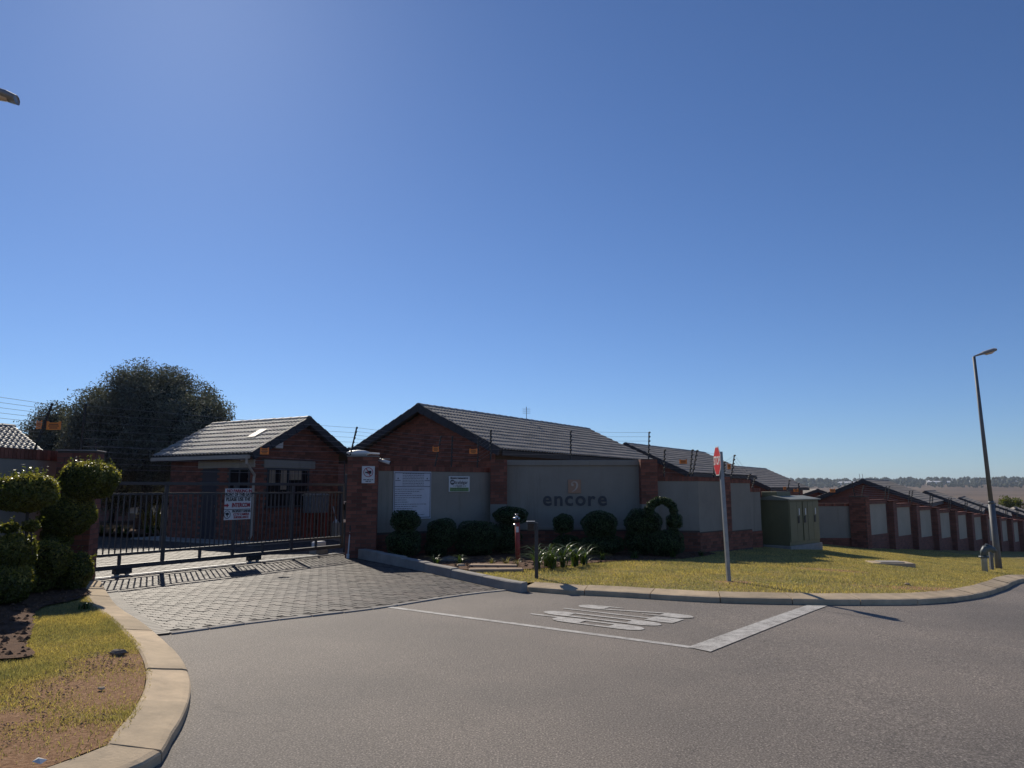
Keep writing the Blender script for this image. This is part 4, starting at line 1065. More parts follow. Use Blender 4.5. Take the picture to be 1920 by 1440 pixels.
lw2 = (lw1[0]+dl*3.4, lw1[1]+dl*3.4)
fence('electric fence leaning outward along the top of the left wall', [lw1, lw2], 9, .15, .98)
fl = pt(151, 846, 161, 758, 12.55); frp = pt(657, 852, 669, 801, 17.75)
fence('electric fence strung over the sliding gate between both gate pillars', [fl, frp], 6, .1, .97)
lo_ = [(AT(180, 836+i*11, 13.0), AT(646, 866+i*6, 18.2)) for i in range(5)]
gw = thing('electric_fence', 'lower fence wires stretched just above the gate top rail', 'electric fence', tuple(lo_[-1][0]), 0)
for a, b in lo_: MB().tube([a-lo_[-1][0], b-lo_[-1][0]], .0028, 4, False).build('wire', M['wire'], gw)
for e in (0, 1):
    v = MB().tube([lo_[-1][e]-lo_[-1][0]-Vector((0, 0, .2)), lo_[0][e]-lo_[-1][0]+Vector((0, 0, .05))], .014, 6); v.build('post', M['black_metal'], gw)
def on_n(xb, yb, xt, yt):
    b = onwall(xb, yb, nA-nn_*.1, nu); return (b, AT(xt, yt, b.y))
fence('electric fence on the notice wall coping in front of the brick gable', [frp, on_n(816, 872, 827, 818), on_n(846, 873, 848, 818), on_n(895, 875, 897, 821), pt(920, 859, 920, 806, 19.9)], 7)
fence('electric fence on top of the tall name wall', [pt(920, 860, 920, 809, 20.0), pt(1070, 862, 1070, 808, 20.1), pt(1216, 860, 1217, 810, 20.0)], 6)
def hp(xb, yb, xt, yt, D): return pt(xb, yb, xt, yt, D)
fence('electric fence on the wall behind the arched topiary', [hp(1245, 895, 1246, 843, 19.9), hp(1293, 897, 1298, 843, 19.9), hp(1297, 897, 1307, 844, 20.0), hp(1338, 899, 1340, 850, 20.8)], 6)
fence('electric fence on the corner panel right of the stop sign', [hp(1357, 900, 1358, 866, 21.4), hp(1370, 901, 1377, 853, 22.0), hp(1396, 915, 1406, 889, 23.0), hp(1408, 922, 1415, 897, 23.5)], 6)
fence('electric fence rising behind the electrical kiosk', [hp(1474, 940, 1480, 900, 27.5), hp(1500, 942, 1497, 906, 29.0)], 6)
fp = [hp(1604, 936, 1597, 903, 30.1), hp(1614, 936, 1619, 911, 30.3)]
for i in range(1, NB):
    wp = LW0+LWD*(i*BAY)+Vector((-.07, .07, 0)); zt = float(HV((LW0+LWD*(i*BAY)).x, 40))+1.92+.085
    for dx in (-.18, .22):
        b = Vector((wp.x+LWD.x*dx, wp.y+LWD.y*dx, zt)); fp.append((b, b+Vector((.13, .06, .60))))
fence('long electric fence following the stepped wall down the street', fp, 6, rw=.003)
# orange warning plates
def warn(label, px0, px1, py0, py1, D, rz=0.0):
    c = AT((px0+px1)/2, (py0+py1)/2, D); w = (px1-px0)/F*D*1.0; h = (py1-py0)/F*D
    r = thing('warning_sign', label, 'sign', tuple(c), rz)
    MB().prism([(-w/2, 0, -h/2), (w/2, 0, -h/2), (w/2, 0, h/2), (w*.36, 0, h/2), (w*.3, 0, h*.36), (-w*.3, 0, h*.36), (-w*.36, 0, h/2), (-w/2, 0, h/2)], (0, .006, 0)).build('plate', M['orange'], r)
    pr_ = MB()
    for z, f in ((.16, .32), (-.05, .36), (-.28, .28)): pr_.box(-w*f, w*f, -.002, 0, z*h-h*.05, z*h+h*.05)
    pr_.build('print', M['print_black'], r); return r
warn('orange warning plate right of the leaning post on the left wall', 87, 114, 790, 806, 11.95)
warn('orange warning plate partly behind the leaning post on the left wall', 65, 81, 788, 804, 12.05, R(-25))
warn('orange warning plate over the gate beside the gatehouse floodlight', 488, 504, 839, 852, 16.9, R(10))
warn('orange warning plate on the leaning fence post before the brick gable', 811, 823, 837, 847, 18.9, R(15))
warn('orange warning plate on the upright fence post left of the name wall', 880, 895, 841, 851, 19.55, R(10))
warn('orange warning plate on the fence before the second tiled roof', 1274, 1288, 861, 870, 19.95)
warn('narrow orange warning plate on the fence just right of the stop sign', 1364, 1370, 869, 880, 21.6)
warn('small orange warning plate left of the kiosk fence post', 1469, 1474, 912, 918, 27.4)
warn('orange warning plate on the fence above the kiosk roof', 1488, 1497, 916, 922, 28.7)
warn('orange warning plate in front of the small far house roof', 1556, 1566, 916, 923, 30.15)
# ================================================================== STREET FURNITURE
# stop sign
sb = P(1366, 1088, HV); D = sb.y; stp = AT(1350, 847, D)
ss = thing('stop_sign', 'red octagonal stop sign on a leaning steel post in the verge', 'sign', tuple(sb), 0)
top_ = stp-sb; dn = top_.normalized()
mb = MB(); z0 = -dn*.3
prof = [(-.028, -.05), (.03, -.05), (.03, .03), (-.028, .03)]
mb.prism([Vector((a, b, 0))+z0 for a, b in prof], top_-z0); mb.build('post', M['galv'], ss)
pl_ = thing
pc = AT(1344.5, 864.5, D-.02)-sb
plate = empty('tmp'); bpy.data.objects.remove(plate)
rad = .262; oc = [(rad*math.cos(PI/8+k*PI/4), rad*math.sin(PI/8+k*PI/4)) for k in range(8)]
rz = R(-92); tilt = 0.05
def place(o):
    o.parent = ss; o.location = tuple(pc); o.rotation_euler = (0, 0, rz)
w_ = MB().prism([(a, 0, b) for a, b in oc], (0, .006, 0)).build('sign_plate', M['sign_white'], None); place(w_)
r_ = MB().prism([(a*.93, -.002, b*.93) for a, b in oc], (0, .0015, 0)).build('red_field', M['stop_red'], w_)
put_text(w_, 'STOP', 0, 0, .20, M['sign_white'], y=-.004, bold=.004, sx=.92, depth=.001)
bk = MB(); bk.box(-.03, .03, .006, .05, .10, .14); bk.box(-.03, .03, .006, .05, -.14, -.10); bk.build('bracket', M['galv'], w_)

# street lamps
def lamp(label, base, toppt, hd, hl=.62, r0=.095, r1=.045, scale=1.0):
    r = thing('street_lamp', label, 'street lamp', tuple(base), 0, )
    t = Vector(toppt)-Vector(base); n = t.normalized()
    MB().tube([-n*.4, t*.30], [r0, r0*.92], 12).build('lower_pole', M['pole'], r, True)
    MB().tube([t*.298, t*.31], [r0*1.0, r0*.8], 12).build('pole_collar', M['pole'], r, True)
    MB().tube([t*.31, t], [r0*.68, r1], 12).build('upper_pole', M['pole'], r, True)
    hd = Vector(hd).normalized(); up = Vector((0, 0, 1)); sd = hd.cross(up).normalized(); up = sd.cross(hd)
    secs = [(0.0, .03, .025, 0), (.12, .045, .035, 0), (.38, .07, .055, 0), (.45, .12, .07, 0), (.9, .13, .075, 0), (1.0, .115, .06, .0)]
    V = []; k = 10
    for s, ww, hh, oz in secs:
        c = t+hd*(s*hl)+up*(hh*.3)
        for i in range(k):
            a = 2*PI*i/k; V.append(c+sd*(ww*math.cos(a)*scale)+up*(hh*math.sin(a)*scale*(1 if math.sin(a) > 0 else .55)))
    Fq = [(i*k+j, i*k+(j+1) % k, (i+1)*k+(j+1) % k, (i+1)*k+j) for i in range(len(secs)-1) for j in range(k)]+[tuple(range(k)), tuple(range((len(secs)-1)*k, len(secs)*k))[::-1]]
    h = MB().add(V, Fq).build('lamp_head', M['lamp_grey'], r, True)
    V = []
    for s, ww, hh in ((.47, .05, .0), (.55, .09, .045), (.8, .095, .05), (.93, .06, .01)):
        c = t+hd*(s*hl)-up*(.012)
        for i in range(7):
            a = PI*i/6; V.append(c+sd*(ww*math.cos(a)*scale)-up*(hh*math.sin(a)*scale+.0))
    MB().add(V, [(i*7+j, (i+1)*7+j, (i+1)*7+j+1, i*7+j+1) for i in range(3) for j in range(6)]).build('lamp_lens', M['lens'], h, True)
    return r
M['lens'] = pmat('clear_lamp_bowl', (.75, .62, .52), (.65, .54, .46), 4, .12, spec=.6)
lb_ = P(1873, 1066, HV); lt_ = AT(1826, 669, lb_.y)
lamp('tall grey street lamp beside the fire hydrant and long wall', lb_, lt_, (1, -.25, .28), .66)
tip = AT(27, 190, 8.9)
b2 = Vector((-7.55, 8.6, float(HL(-7.55, 8.6)))); t2 = Vector((-7.5, 8.55, tip.z+.30))
lamp('street lamp reaching over the corner lawn from beyond the topiary shrubs', b2, t2, (tip-t2)+Vector((0, 0, .0)), (tip-t2).length+.02, scale=1.0)
bd = MB()   # bird scarer wires on the lamp pole
bd.tube([(lb_+(lt_-lb_)*.42)-lb_, (lb_+(lt_-lb_)*.42)-lb_+Vector((.30, -.02, -.03))], .006, 4); bd.tube([(lb_+(lt_-lb_)*.42)-lb_, (lb_+(lt_-lb_)*.42)-lb_+Vector((-.28, .02, -.04))], .006, 4)
bpole = [o for o in bpy.data.objects if o.name.startswith('street_lamp')][0]; bd.build('bird_spike', M['wire'], bpole)

# fire hydrant and marker post
hb = P(1847, 1071, HV)
hy = thing('fire_hydrant', 'pale green fire hydrant with dark curved head by the street lamp', 'hydrant', tuple(hb), 0)
MB().lathe((0, 0, -.1), [(.075, 0), (.075, .42), (.085, .43), (.085, .46)], 14).build('standpipe', M['hydrant_pale'], hy, True)
MB().lathe((0, 0, .36), [(.12, 0), (.13, .015), (.13, .035), (.12, .05)], 14).build('flange', M['hydrant'], hy)
MB().tube([(0, 0, .40), (0, 0, .52), (.05, -.01, .60), (.16, -.02, .62), (.26, -.03, .58), (.29, -.03, .53)], [.075, .085, .10, .095, .075, .07], 12).build('outlet_head', M['hydrant'], hy, True)
MB().lathe((.1, -.01, .70), [(.03, 0), (.05, .01), (.05, .025), (.02, .04)], 10).build('valve_cap', M['hydrant'], hy)
mp = P(1860, 1068, HV); mpp = thing('marker_post', 'short dark post standing between the hydrant and the street lamp', 'post', tuple(mp), 0)
MB().bbox(-.045, .045, -.045, .045, -.1, .62, .01).build('post', M['pole'], mpp); MB().bbox(-.06, .06, -.055, -.045, .42, .60, .004).build('plate', M['hydrant'], mpp)

# electrical kiosk
kb = AT(1482, 1026, 23.6); kz = float(HV(kb.x, kb.y)); kb.z = kz
kk = thing('electrical_kiosk', 'olive green electrical kiosk with three doors on a concrete plinth', 'kiosk', tuple(kb), math.atan2(LWD.y, LWD.x))
kw, kd, kh = 2.25, 1.05, 1.50
MB().bbox(-.06, kw+.06, -.06, kd+.06, -.4, .10, .015).build('plinth', M['concrete_grey'], kk)
MB().bbox(0, kw, 0, kd, .10, kh, .008).build('body', M['kiosk'], kk)
MB().prism([(-.05, -.08, kh), (-.05, kd+.08, kh), (-.05, kd+.08, kh+.035), (-.05, kd/2, kh+.14), (-.05, -.08, kh+.035)], (kw+.1, 0, 0)).build('roof', M['kiosk_roof'], kk)
MB().bbox(.25, 1.25, kd*.45, kd*.95, kh+.02, kh+.27, .015).build('vent_housing', M['kiosk'], kk)
for x0, x1 in ((.03, .52), (.53, .92), (1.0, 1.33), (1.36, 1.76), (1.77, 2.21)):
    d = MB().bbox(x0, x1, -.028, .0, .22, kh-.05, .006).build('door', M['kiosk'], kk)
    if x0 in (.53, 1.0, 1.77):
        MB().bbox(x0+.04, x0+.16, -.045, -.028, .78, 1.0, .005).build('lock_plate', M['black_metal'], d)
        MB().bbox(x0+.13, x0+.19, -.043, -.028, 1.03, 1.24, .004).build('label_plate', M['sign_white'], d)
# manhole slab
mc = P(1668, 1058, HV)
mh = thing('manhole_slab', 'flat concrete manhole slab lying in the street lawn', 'slab', tuple(mc), R(-8))
MB().bbox(-.52, .52, -.36, .36, -.15, .06, .02).build('collar', M['concrete'], mh)
MB().bbox(-.3, .3, -.25, .25, .06, .08, .01).build('cover', M['concrete_grey'], mh)
# intercom post
ib = P(1006, 1083, HV)
ipo = thing('intercom_post', 'dark square intercom post with a small box at its top', 'post', tuple(ib), 0)
ih = AT(1002, 980, ib.y).z-ib.z
MB().bbox(-.03, .03, -.03, .03, -.2, ih, .004).build('post', M['gate_steel'], ipo)
bx_ = MB(); bx_.bbox(-.155, -.03, -.07, .07, ih-.13, ih+.015, .006); bx_.build('intercom_box', M['gate_steel'], ipo)
MB().box(-.14, -.045, -.076, -.0705, ih-.115, ih-.01).build('keypad_panel', M['glass'], ipo)
MB().bbox(-.165, -.02, -.085, .075, ih+.016, ih+.026, .003).build('rain_hood', M['galv'], ipo)
# red standpipe
rb = P(970, 1052, HV)
rs = thing('red_standpipe', 'red water standpipe with brass valve in front of the topiary', 'standpipe', tuple(rb), 0)
rh = AT(967, 962, rb.y).z-rb.z
MB().tube([(.02, 0, -.15), (0, 0, rh*.80)], .055, 12).build('pipe', M['red_paint'], rs, True)
MB().tube([(0, 0, rh*.80), (-.01, 0, rh*.9)], [.06, .05], 12).build('neck', M['black_metal'], rs, True)
v = MB(); v.tube([(-.09, -.03, rh*.88), (.05, 0, rh*.88)], .035, 10); v.lathe((-.02, 0, rh*.9), [(.04, 0), (.045, .03), (.02, .06), (.05, .075), (.05, .09)], 12); v.tube([(-.08, -.03, rh*.75), (-.02, -.03, rh*.75)], .03, 10); v.build('valve', M['chrome'], rs, True)
MB().box(-.03, .03, -.062, -.058, rh*.60, rh*.72).build('label_plate', M['sign_white'], rs)
# thin white rod against the gate pillar
wb_ = P(652, 1047); wr = thing('support_rod', 'thin white rod with dark grip leaning on the right gate pillar', 'rod', tuple(wb_), 0)
MB().tube([(0, 0, 0), (.02, .06, .62)], .014, 8).build('rod', M['white_metal'], wr); MB().tube([(.02, .06, .62), (.024, .065, .74)], .03, 8).build('grip', M['black_metal'], wr); MB().tube([(0, 0, .0), (0, 0, .1)], .035, 8).build('foot', M['white_metal'], wr)
# lamp on right pillar and cameras
lpz = 2.352
pl2 = thing('pillar_lamp', 'pale oval floodlight lying on top of the right gate pillar', 'lamp', (pr.x-.12, pr.y-.05, lpz), R(6))
secs = [(-.28, .02), (-.2, .10), (0, .15), (.16, .12), (.26, .05)]
mb = MB(); V = []
for x_, w_2 in secs:
    for i in range(10):
        a = 2*PI*i/10; V.append((x_, w_2*math.cos(a), .075+w_2*.5*math.sin(a)))
mb.add(V, [(i*10+j, i*10+(j+1) % 10, (i+1)*10+(j+1) % 10, (i+1)*10+j) for i in range(4) for j in range(10)]+[tuple(range(10)), tuple(range(40, 50))]); mb.build('housing', M['sign_white'], pl2, True)
MB().bbox(-.2, .2, -.09, .09, 0, .03, .008).build('base', M['gutter'], pl2); MB().tube([(.24, 0, .07), (.5, -.02, .06)], .018, 8).build('arm', M['white_metal'], pl2)
def cctv(label, loc, rz, arm):
    r = thing('security_camera', label, 'camera', tuple(loc), rz)
    MB().tube([(0, .0, 0), arm], .016, 8).build('bracket', M['white_metal'], r)
    a = Vector(arm)
    MB().tube([a+Vector((-.04, 0, .03)), a+Vector((.20, -.05, -.04))], .042, 10).build('housing', M['white_metal'], r, True)
    MB().tube([a+Vector((.20, -.05, -.04)), a+Vector((.21, -.0525, -.043))], .036, 10).build('lens', M['glass'], r)
    MB().box(a.x-.05, a.x+.2, a.y-.07, a.y+.03, a.z+.05, a.z+.058).build('sun_hood', M['white_metal'], r)
cctv('white bullet camera on the corner of the right gate pillar', Vector((pr.x, pr.y, 0))+pf*.345+pn*.15+Vector((0, 0, 2.25)), R(8), (.08, -.02, -.02))
gA = math.atan2(gx.y, gx.x)
def ghl(x, y, z): return Vector((gc.x, gc.y, 0))+gx*x+Vector((-gx.y, gx.x, 0))*y+Vector((0, 0, z))
cctv('white security camera under the gatehouse eave', ghl(-1.76, .25, 2.47), gA+R(180), (.1, .0, -.0))
fl_ = thing('floodlight', 'pale square floodlight on the gatehouse gable', 'lamp', tuple(ghl(-1.0, -.01, 2.86)), gA)
MB().tube([(0, 0, 0), (0, -.1, .04)], .02, 8).build('bracket', M['black_metal'], fl_); MB().bbox(-.16, .16, -.16, -.10, -.06, .22, .012).build('housing', M['gutter'], fl_)
MB().box(-.14, .14, -.164, -.1605, -.04, .20).build('glass_front', M['sign_white'], fl_)
# things by the gatehouse wall
bn = thing('post_box', 'grey steel post box on red legs beside the gatehouse wall', 'post box', tuple(ghl(.35, -.42, .045)), gA)
MB().bbox(-.36, .36, -.2, .2, .78, 1.32, .02).build('box', M['galv'], bn)
MB().prism([(-.4, -.24, 1.32), (-.4, .24, 1.32), (-.4, 0, 1.42)], (.8, 0, 0)).build('lid', M['gutter'], bn)
for x in (-.3, .3):
    for y in (-.15, .15): MB().box(x-.03, x+.03, y-.03, y+.03, 0, .778).build('leg', M['red_paint'], bn)
bk_ = thing('bucket', 'pale bucket with mop handle standing beside the post box', 'bucket', tuple(ghl(1.2, -.5, .045)), gA)
MB().lathe((0, 0, 0), [(.13, 0), (.17, .42), (.18, .43), (.16, .43)], 14).build('bucket_body', M['gutter'], bk_); MB().tube([(.02, 0, .4), (.1, .25, .95)], .014, 6).build('handle', M['white_metal'], bk_); MB().lathe((-.03, -.02, .40), [(.08, 0), (.1, .06), (.05, .14)], 10).build('mop_head', M['sign_white'], bk_)
nd = thing('steel_door', 'navy blue steel refuse yard door right of the gatehouse', 'door', tuple(ghl(1.9, .15, 0.0)), gA+R(-6))
for i in range(6): MB().bbox(i*.26, i*.26+.25, -.02, .02, .05, 1.75, .01).build('panel', M['navy'], nd)
for z in (.2, .95, 1.6): MB().box(-.02, 1.58, .021, .05, z, z+.06).build('cross_rail', M['navy'], nd)
# parked car behind the gate
cp = AT(338, 985, 33.5)
car = thing('parked_car', 'silver hatchback parked behind the planted bed inside the gate', 'car', (cp.x, cp.y, -.09), R(-8))
side = [(-1.95, .30), (-1.98, .62), (-1.85, .84), (-1.05, .93), (-.45, 1.40), (.75, 1.44), (1.55, 1.05), (1.9, .98), (1.98, .6), (1.95, .30)]
prof = []
V = []; Wd = [.80, .84, .84, .82, .62, .62, .74, .78, .82, .80]
for sg_ in (-1, 1):
    for (x_, z_), w_2 in zip(side, Wd): V.append((x_, sg_*w_2, z_))
n = len(side)
MB().add(V, [tuple(range(n)), tuple(range(n, 2*n))[::-1]]+[(i, n+i, n+(i+1) % n, (i+1) % n) for i in range(n)]).build('body', M['silver'], car)
for sg_ in (-1, 1):
    for q in ([(-.92, .96), (-.42, 1.34), (.1, 1.36), (.1, .98)], [(.16, .98), (.16, 1.36), (.72, 1.37), (1.25, 1.08), (1.2, .99)]):
        pts = [Vector((x_, sg_*(.855-.22*(z_-.93)/.5), z_)) for x_, z_ in q]
        MB().prism(pts, (0, -sg_*.03, 0)).build('side_window', M['glass'], car)
MB().prism([(-1.04, -.7, .95), (-1.04, .7, .95), (-.48, .55, 1.37), (-.48, -.55, 1.37)], (-.02, 0, .02)).build('windscreen', M['glass'], car)
for x_ in (-1.25, 1.25):
    for sg_ in (-1, 1):
        wh = MB().lathe((x_, sg_*.84-.09, .31), [(.22, 0), (.31, .01), (.31, .17), (.22, .18)], 18, 'y').build('wheel', M['rubber'], car)
        MB().lathe((x_, sg_*.84-.095, .31), [(.0, .0), (.20, 0), (.20, .19), (0, .19)], 14, 'y').build('rim', M['galv'], wh)
for sg_ in (-1, 1): MB().bbox(-1.99, -1.9, sg_*.62-.14, sg_*.62+.14, .66, .78, .01).build('headlight', M['sign_white'], car)
# aerials on house ridge
for px in (1004, 1011, 1022):
    pass
ae = thing('roof_aerial', 'thin television aerial standing on the ridge behind the name wall', 'aerial', tuple(ghl(0, 0, 0)), 0)
k_ = Vector((h1a.x, h1a.y, h1a.z))+rowd*6.2; ae.location = tuple(k_)
MB().tube([(0, 0, 0), (0, 0, .55)], .012, 6).build('mast', M['galv'], ae); cr = MB()
for z in (.3, .38, .46): cr.tube([(-.15, 0, z), (.15, 0, z)], .007, 4)
cr.build('crossbars', M['galv'], ae)
ae = thing('roof_aerial', 'twin rod aerial at the peak of the brick gable house', 'aerial', (h4a.x, h4a.y+.3, h4a.z+.02), 0)
for x_ in (-.06, .12): MB().tube([(x_, 0, 0), (x_-.03, 0, .35)], .015, 5).build('rod', M['galv'], ae)
# stone slabs and rocks by the bed
for i, (px, py, w_2, d_2, rz_, lab) in enumerate(((925, 1063, .95, .30, -4, 'long flat sandstone slab on the bed edge by the red standpipe'), (930, 1071, 1.0, .28, 3, 'flat sandstone slab beside the driveway kerb end, in front of another slab'))):
    c = P(px, py, HV); r = thing('stone_slab', lab, 'stone', tuple(c), R(rz_))
    MB().bbox(-w_2/2, w_2/2, -d_2/2, d_2/2, -.04, .05, .012).build('slab', M['slab'], r)
def rock(label, px, py, h, s, mat='rock', cat='rock'):
    c = P(px, py, h); n = 7; V = []; Fq = []
    for i in range(5):
        ph = PI*i/4
        for k in range(n):
            a = 2*PI*k/n; q = s*random.uniform(.8, 1.15); V.append((q*math.sin(ph)*math.cos(a)*1.4, q*math.sin(ph)*math.sin(a), s*.25+q*.6*math.cos(ph)))
    Fq = [(i*n+k, (i+1)*n+k, (i+1)*n+(k+1) % n, i*n+(k+1) % n) for i in range(4) for k in range(n)]
    o = MB().add(V, Fq).build('rock', M[mat], None); o.location = c; tag(o, label, cat); return o
rock('rounded brown rock at the edge of the flower bed by the driveway kerb', 842, 1054, HV, .16)
rock('small pale rock in the flower bed beside the rounded brown rock', 865, 1062, HV, .07, 'concrete')
rock('grey stone on the bare corner soil beside the kerb', 222, 1226, HL, .055)
rock('small pale stone standing in the bare corner soil', 190, 1292, HL, .022, 'concrete')
rock('pale pebble at the eroded edge of the street lawn', 1701, 1096, HV, .035, 'concrete')
lit = P(72, 1434, HL); o = MB().add([(-.03, -.012, .02), (.025, -.02, .01), (.035, .02, .02), (-.02, .025, .03), (0, 0, .034)], [(0, 1, 4), (1, 2, 4), (2, 3, 4), (3, 0, 4)]).build('paper_scrap', M['sign_white']); o.location = lit; tag(o, 'crumpled white paper scrap on the corner lawn', 'litter')
# ================================================================== PLANTS
def leaf_mesh(name, C, N, size, aspect=.5, jitter=.7, var=.35):
    n = len(C); N = N+RNG.normal(0, jitter, (n, 3)); N /= np.linalg.norm(N, axis=1)[:, None]+1e-9
    T = np.cross(N, RNG.normal(0, 1, (n, 3))); T /= np.linalg.norm(T, axis=1)[:, None]+1e-9; Bq = np.cross(N, T)
    s = size*RNG.uniform(1-var, 1+var, n)[:, None]
    V = np.stack([C-T*s*.5, C+Bq*s*aspect*.5-N*s*.05, C+T*s*.5, C-Bq*s*aspect*.5-N*s*.05], 1)
    return mesh_np(name, V.reshape(-1, 3), np.arange(n*4).reshape(-1, 4))
def wob(d, ph): return .5*np.sin(d[:, 0]*4+ph)*np.sin(d[:, 1]*5+2*ph)+.5*np.sin(d[:, 2]*6+3*ph+d[:, 0]*3)
def topiary(label, base, blobs, n, size, mat, stems=(), name='topiary_shrub', rough=.10, shoots=0, new=0):
    """blobs: (centre, (rx, ry, rz)) in world space"""
    base = Vector(base); root = thing(name, label, 'shrub', tuple(base), 0)
    area = [b[1][0]*b[1][1]+b[1][0]*b[1][2]+b[1][1]*b[1][2] for b in blobs]; Cs, Ns = [], []; core = MB(); NC, NN = [], []
    for (c, r), a in zip(blobs, area):
        m = int(n*a/sum(area)); d = RNG.normal(0, 1, (m, 3)); d /= np.linalg.norm(d, axis=1)[:, None]
        ph = random.uniform(0, 6); rad = 1+rough*wob(d, ph)-np.abs(RNG.normal(0, .055, m))
        sq = np.maximum(np.abs(d).max(1), .75)**.25     # slightly squared, as clipped shrubs are
        C = np.array(c)-np.array(base)+d*np.array(r)*(rad/sq)[:, None]*.97
        C[:, 2] = np.maximum(C[:, 2], .01); Cs.append(C); Ns.append(d/np.array(r))
        if new:  # pale leaves on the upper sides only, a sunlit rim put into the colour
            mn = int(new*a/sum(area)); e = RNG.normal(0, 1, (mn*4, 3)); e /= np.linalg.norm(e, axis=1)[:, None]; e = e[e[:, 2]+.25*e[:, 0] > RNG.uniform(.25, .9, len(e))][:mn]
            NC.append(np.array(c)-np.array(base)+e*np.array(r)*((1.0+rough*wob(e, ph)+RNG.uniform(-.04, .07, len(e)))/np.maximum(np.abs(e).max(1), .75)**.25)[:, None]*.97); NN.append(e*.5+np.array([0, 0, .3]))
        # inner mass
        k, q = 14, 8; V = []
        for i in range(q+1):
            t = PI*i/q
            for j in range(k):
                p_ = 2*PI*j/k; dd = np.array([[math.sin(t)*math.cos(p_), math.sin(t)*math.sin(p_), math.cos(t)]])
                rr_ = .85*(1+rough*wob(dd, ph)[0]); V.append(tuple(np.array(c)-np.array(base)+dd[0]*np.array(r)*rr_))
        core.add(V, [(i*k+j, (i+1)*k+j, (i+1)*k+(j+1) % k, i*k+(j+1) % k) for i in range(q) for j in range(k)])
        if shoots:
            ms = int(shoots*a/sum(area)); dd = RNG.normal(0, 1, (ms, 3)); dd[:, 2] = np.abs(dd[:, 2])*1.3; dd /= np.linalg.norm(dd, axis=1)[:, None]
            for e in dd:
                L = RNG.uniform(.04, .13); p0 = np.array(c)-np.array(base)+e*np.array(r)*.95; kk_ = 7
                tt = np.linspace(0, 1, kk_)[:, None]; up = e*.6+np.array([0, 0, .6]); Cs.append(p0+up*tt*L+RNG.normal(0, .012, (kk_, 3))); Ns.append(np.tile(e, (kk_, 1)))
    Cn = np.concatenate(Cs); Nn = np.concatenate(Ns)
    Nn /= np.linalg.norm(Nn, axis=1)[:, None]
    link('foliage', leaf_mesh('foliage', Cn, Nn, size), M[mat], root)
    if NC: link('sunlit_rim_growth', leaf_mesh('sunlit_rim_growth', np.concatenate(NC), np.concatenate(NN), size*.95), M['leaf_sunlit'], root)
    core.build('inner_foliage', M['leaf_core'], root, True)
    for st_ in stems:
        MB().tube([Vector(p_)-base for p_, _ in st_], [r_ for _, r_ in st_], 7).build('stem', M['bark'], root, True)
    return root
def blob(px, py, rx, ry, D, depth=None):
    c = AT(px, py, D); k = D/F; return ((c.x, c.y, c.z), (rx*k, (depth or (rx+ry)/2)*k, ry*k))
# --- corner shrubs (lit from behind)
def gbase(px, D, h): p = AT(px, 900, D); return Vector((p.x, p.y, float(h(p.x, p.y))))
b = gbase(42, 10.0, HBL)
bl = [blob(48, 925, 58, 34, 10.0), blob(22, 1036, 40, 31, 10.0), blob(14, 1094, 42, 36, 9.9), blob(58, 986, 15, 10, 10.0), blob(18, 990, 16, 9, 10.1)]
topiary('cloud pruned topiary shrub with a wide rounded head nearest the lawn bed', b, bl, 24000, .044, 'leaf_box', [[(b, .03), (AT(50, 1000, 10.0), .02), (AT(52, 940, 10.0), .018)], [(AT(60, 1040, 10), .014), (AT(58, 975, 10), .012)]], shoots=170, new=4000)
b = gbase(140, 11.7, HBL)
bl = [blob(166, 901, 51, 35, 11.7), blob(128, 964, 47, 38, 11.75), blob(108, 1006, 26, 24, 11.8)]
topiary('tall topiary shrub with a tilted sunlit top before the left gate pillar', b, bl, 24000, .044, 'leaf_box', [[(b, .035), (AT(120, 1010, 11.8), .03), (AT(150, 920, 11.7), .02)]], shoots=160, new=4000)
b = gbase(84, 10.9, HBL)
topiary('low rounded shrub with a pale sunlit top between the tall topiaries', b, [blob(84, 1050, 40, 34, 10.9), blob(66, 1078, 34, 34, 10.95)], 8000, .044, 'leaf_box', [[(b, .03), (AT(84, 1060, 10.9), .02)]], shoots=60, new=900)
b = gbase(142, 11.4, HBL)
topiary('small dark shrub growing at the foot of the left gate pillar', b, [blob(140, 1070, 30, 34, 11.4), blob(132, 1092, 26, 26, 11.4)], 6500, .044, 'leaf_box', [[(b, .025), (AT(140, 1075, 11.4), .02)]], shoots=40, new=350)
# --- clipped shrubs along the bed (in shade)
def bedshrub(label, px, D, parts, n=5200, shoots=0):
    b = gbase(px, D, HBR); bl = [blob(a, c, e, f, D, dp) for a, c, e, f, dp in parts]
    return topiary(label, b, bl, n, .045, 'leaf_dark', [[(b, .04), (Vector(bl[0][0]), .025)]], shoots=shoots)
bedshrub('two tier topiary shrub in front of the notice board', 758, 17.6, [(760, 976, 28, 21, None), (757, 1018, 34, 27, None)])
bedshrub('round clipped shrub between the two tier topiary and the square shrub', 829, 18.3, [(829, 1000, 30, 28, None), (818, 1027, 22, 18, None)])
bedshrub('wide squarish clipped shrub left of the red standpipe', 896, 18.6, [(897, 1003, 44, 28, None), (890, 1024, 38, 18, None)], 6500)
bedshrub('mushroom topped topiary behind the red standpipe', 955, 19.1, [(957, 967, 34, 17, None), (948, 1010, 30, 28, None)])
bedshrub('small ball topiary on a low base below the name lettering', 1057, 19.0, [(1056, 982, 20, 18, None), (1062, 1020, 26, 17, None)], 4000)
bedshrub('large ball topiary on a spreading base right of the name lettering', 1125, 18.9, [(1124, 984, 35, 26, None), (1128, 1021, 44, 18, None)], 6500)
bedshrub('rounded clipped shrub at the left foot of the arched topiary', 1205, 18.9, [(1206, 983, 36, 29, None), (1203, 1015, 34, 24, None)], 5500)
b = gbase(1246, 18.5, HBR); arch = []
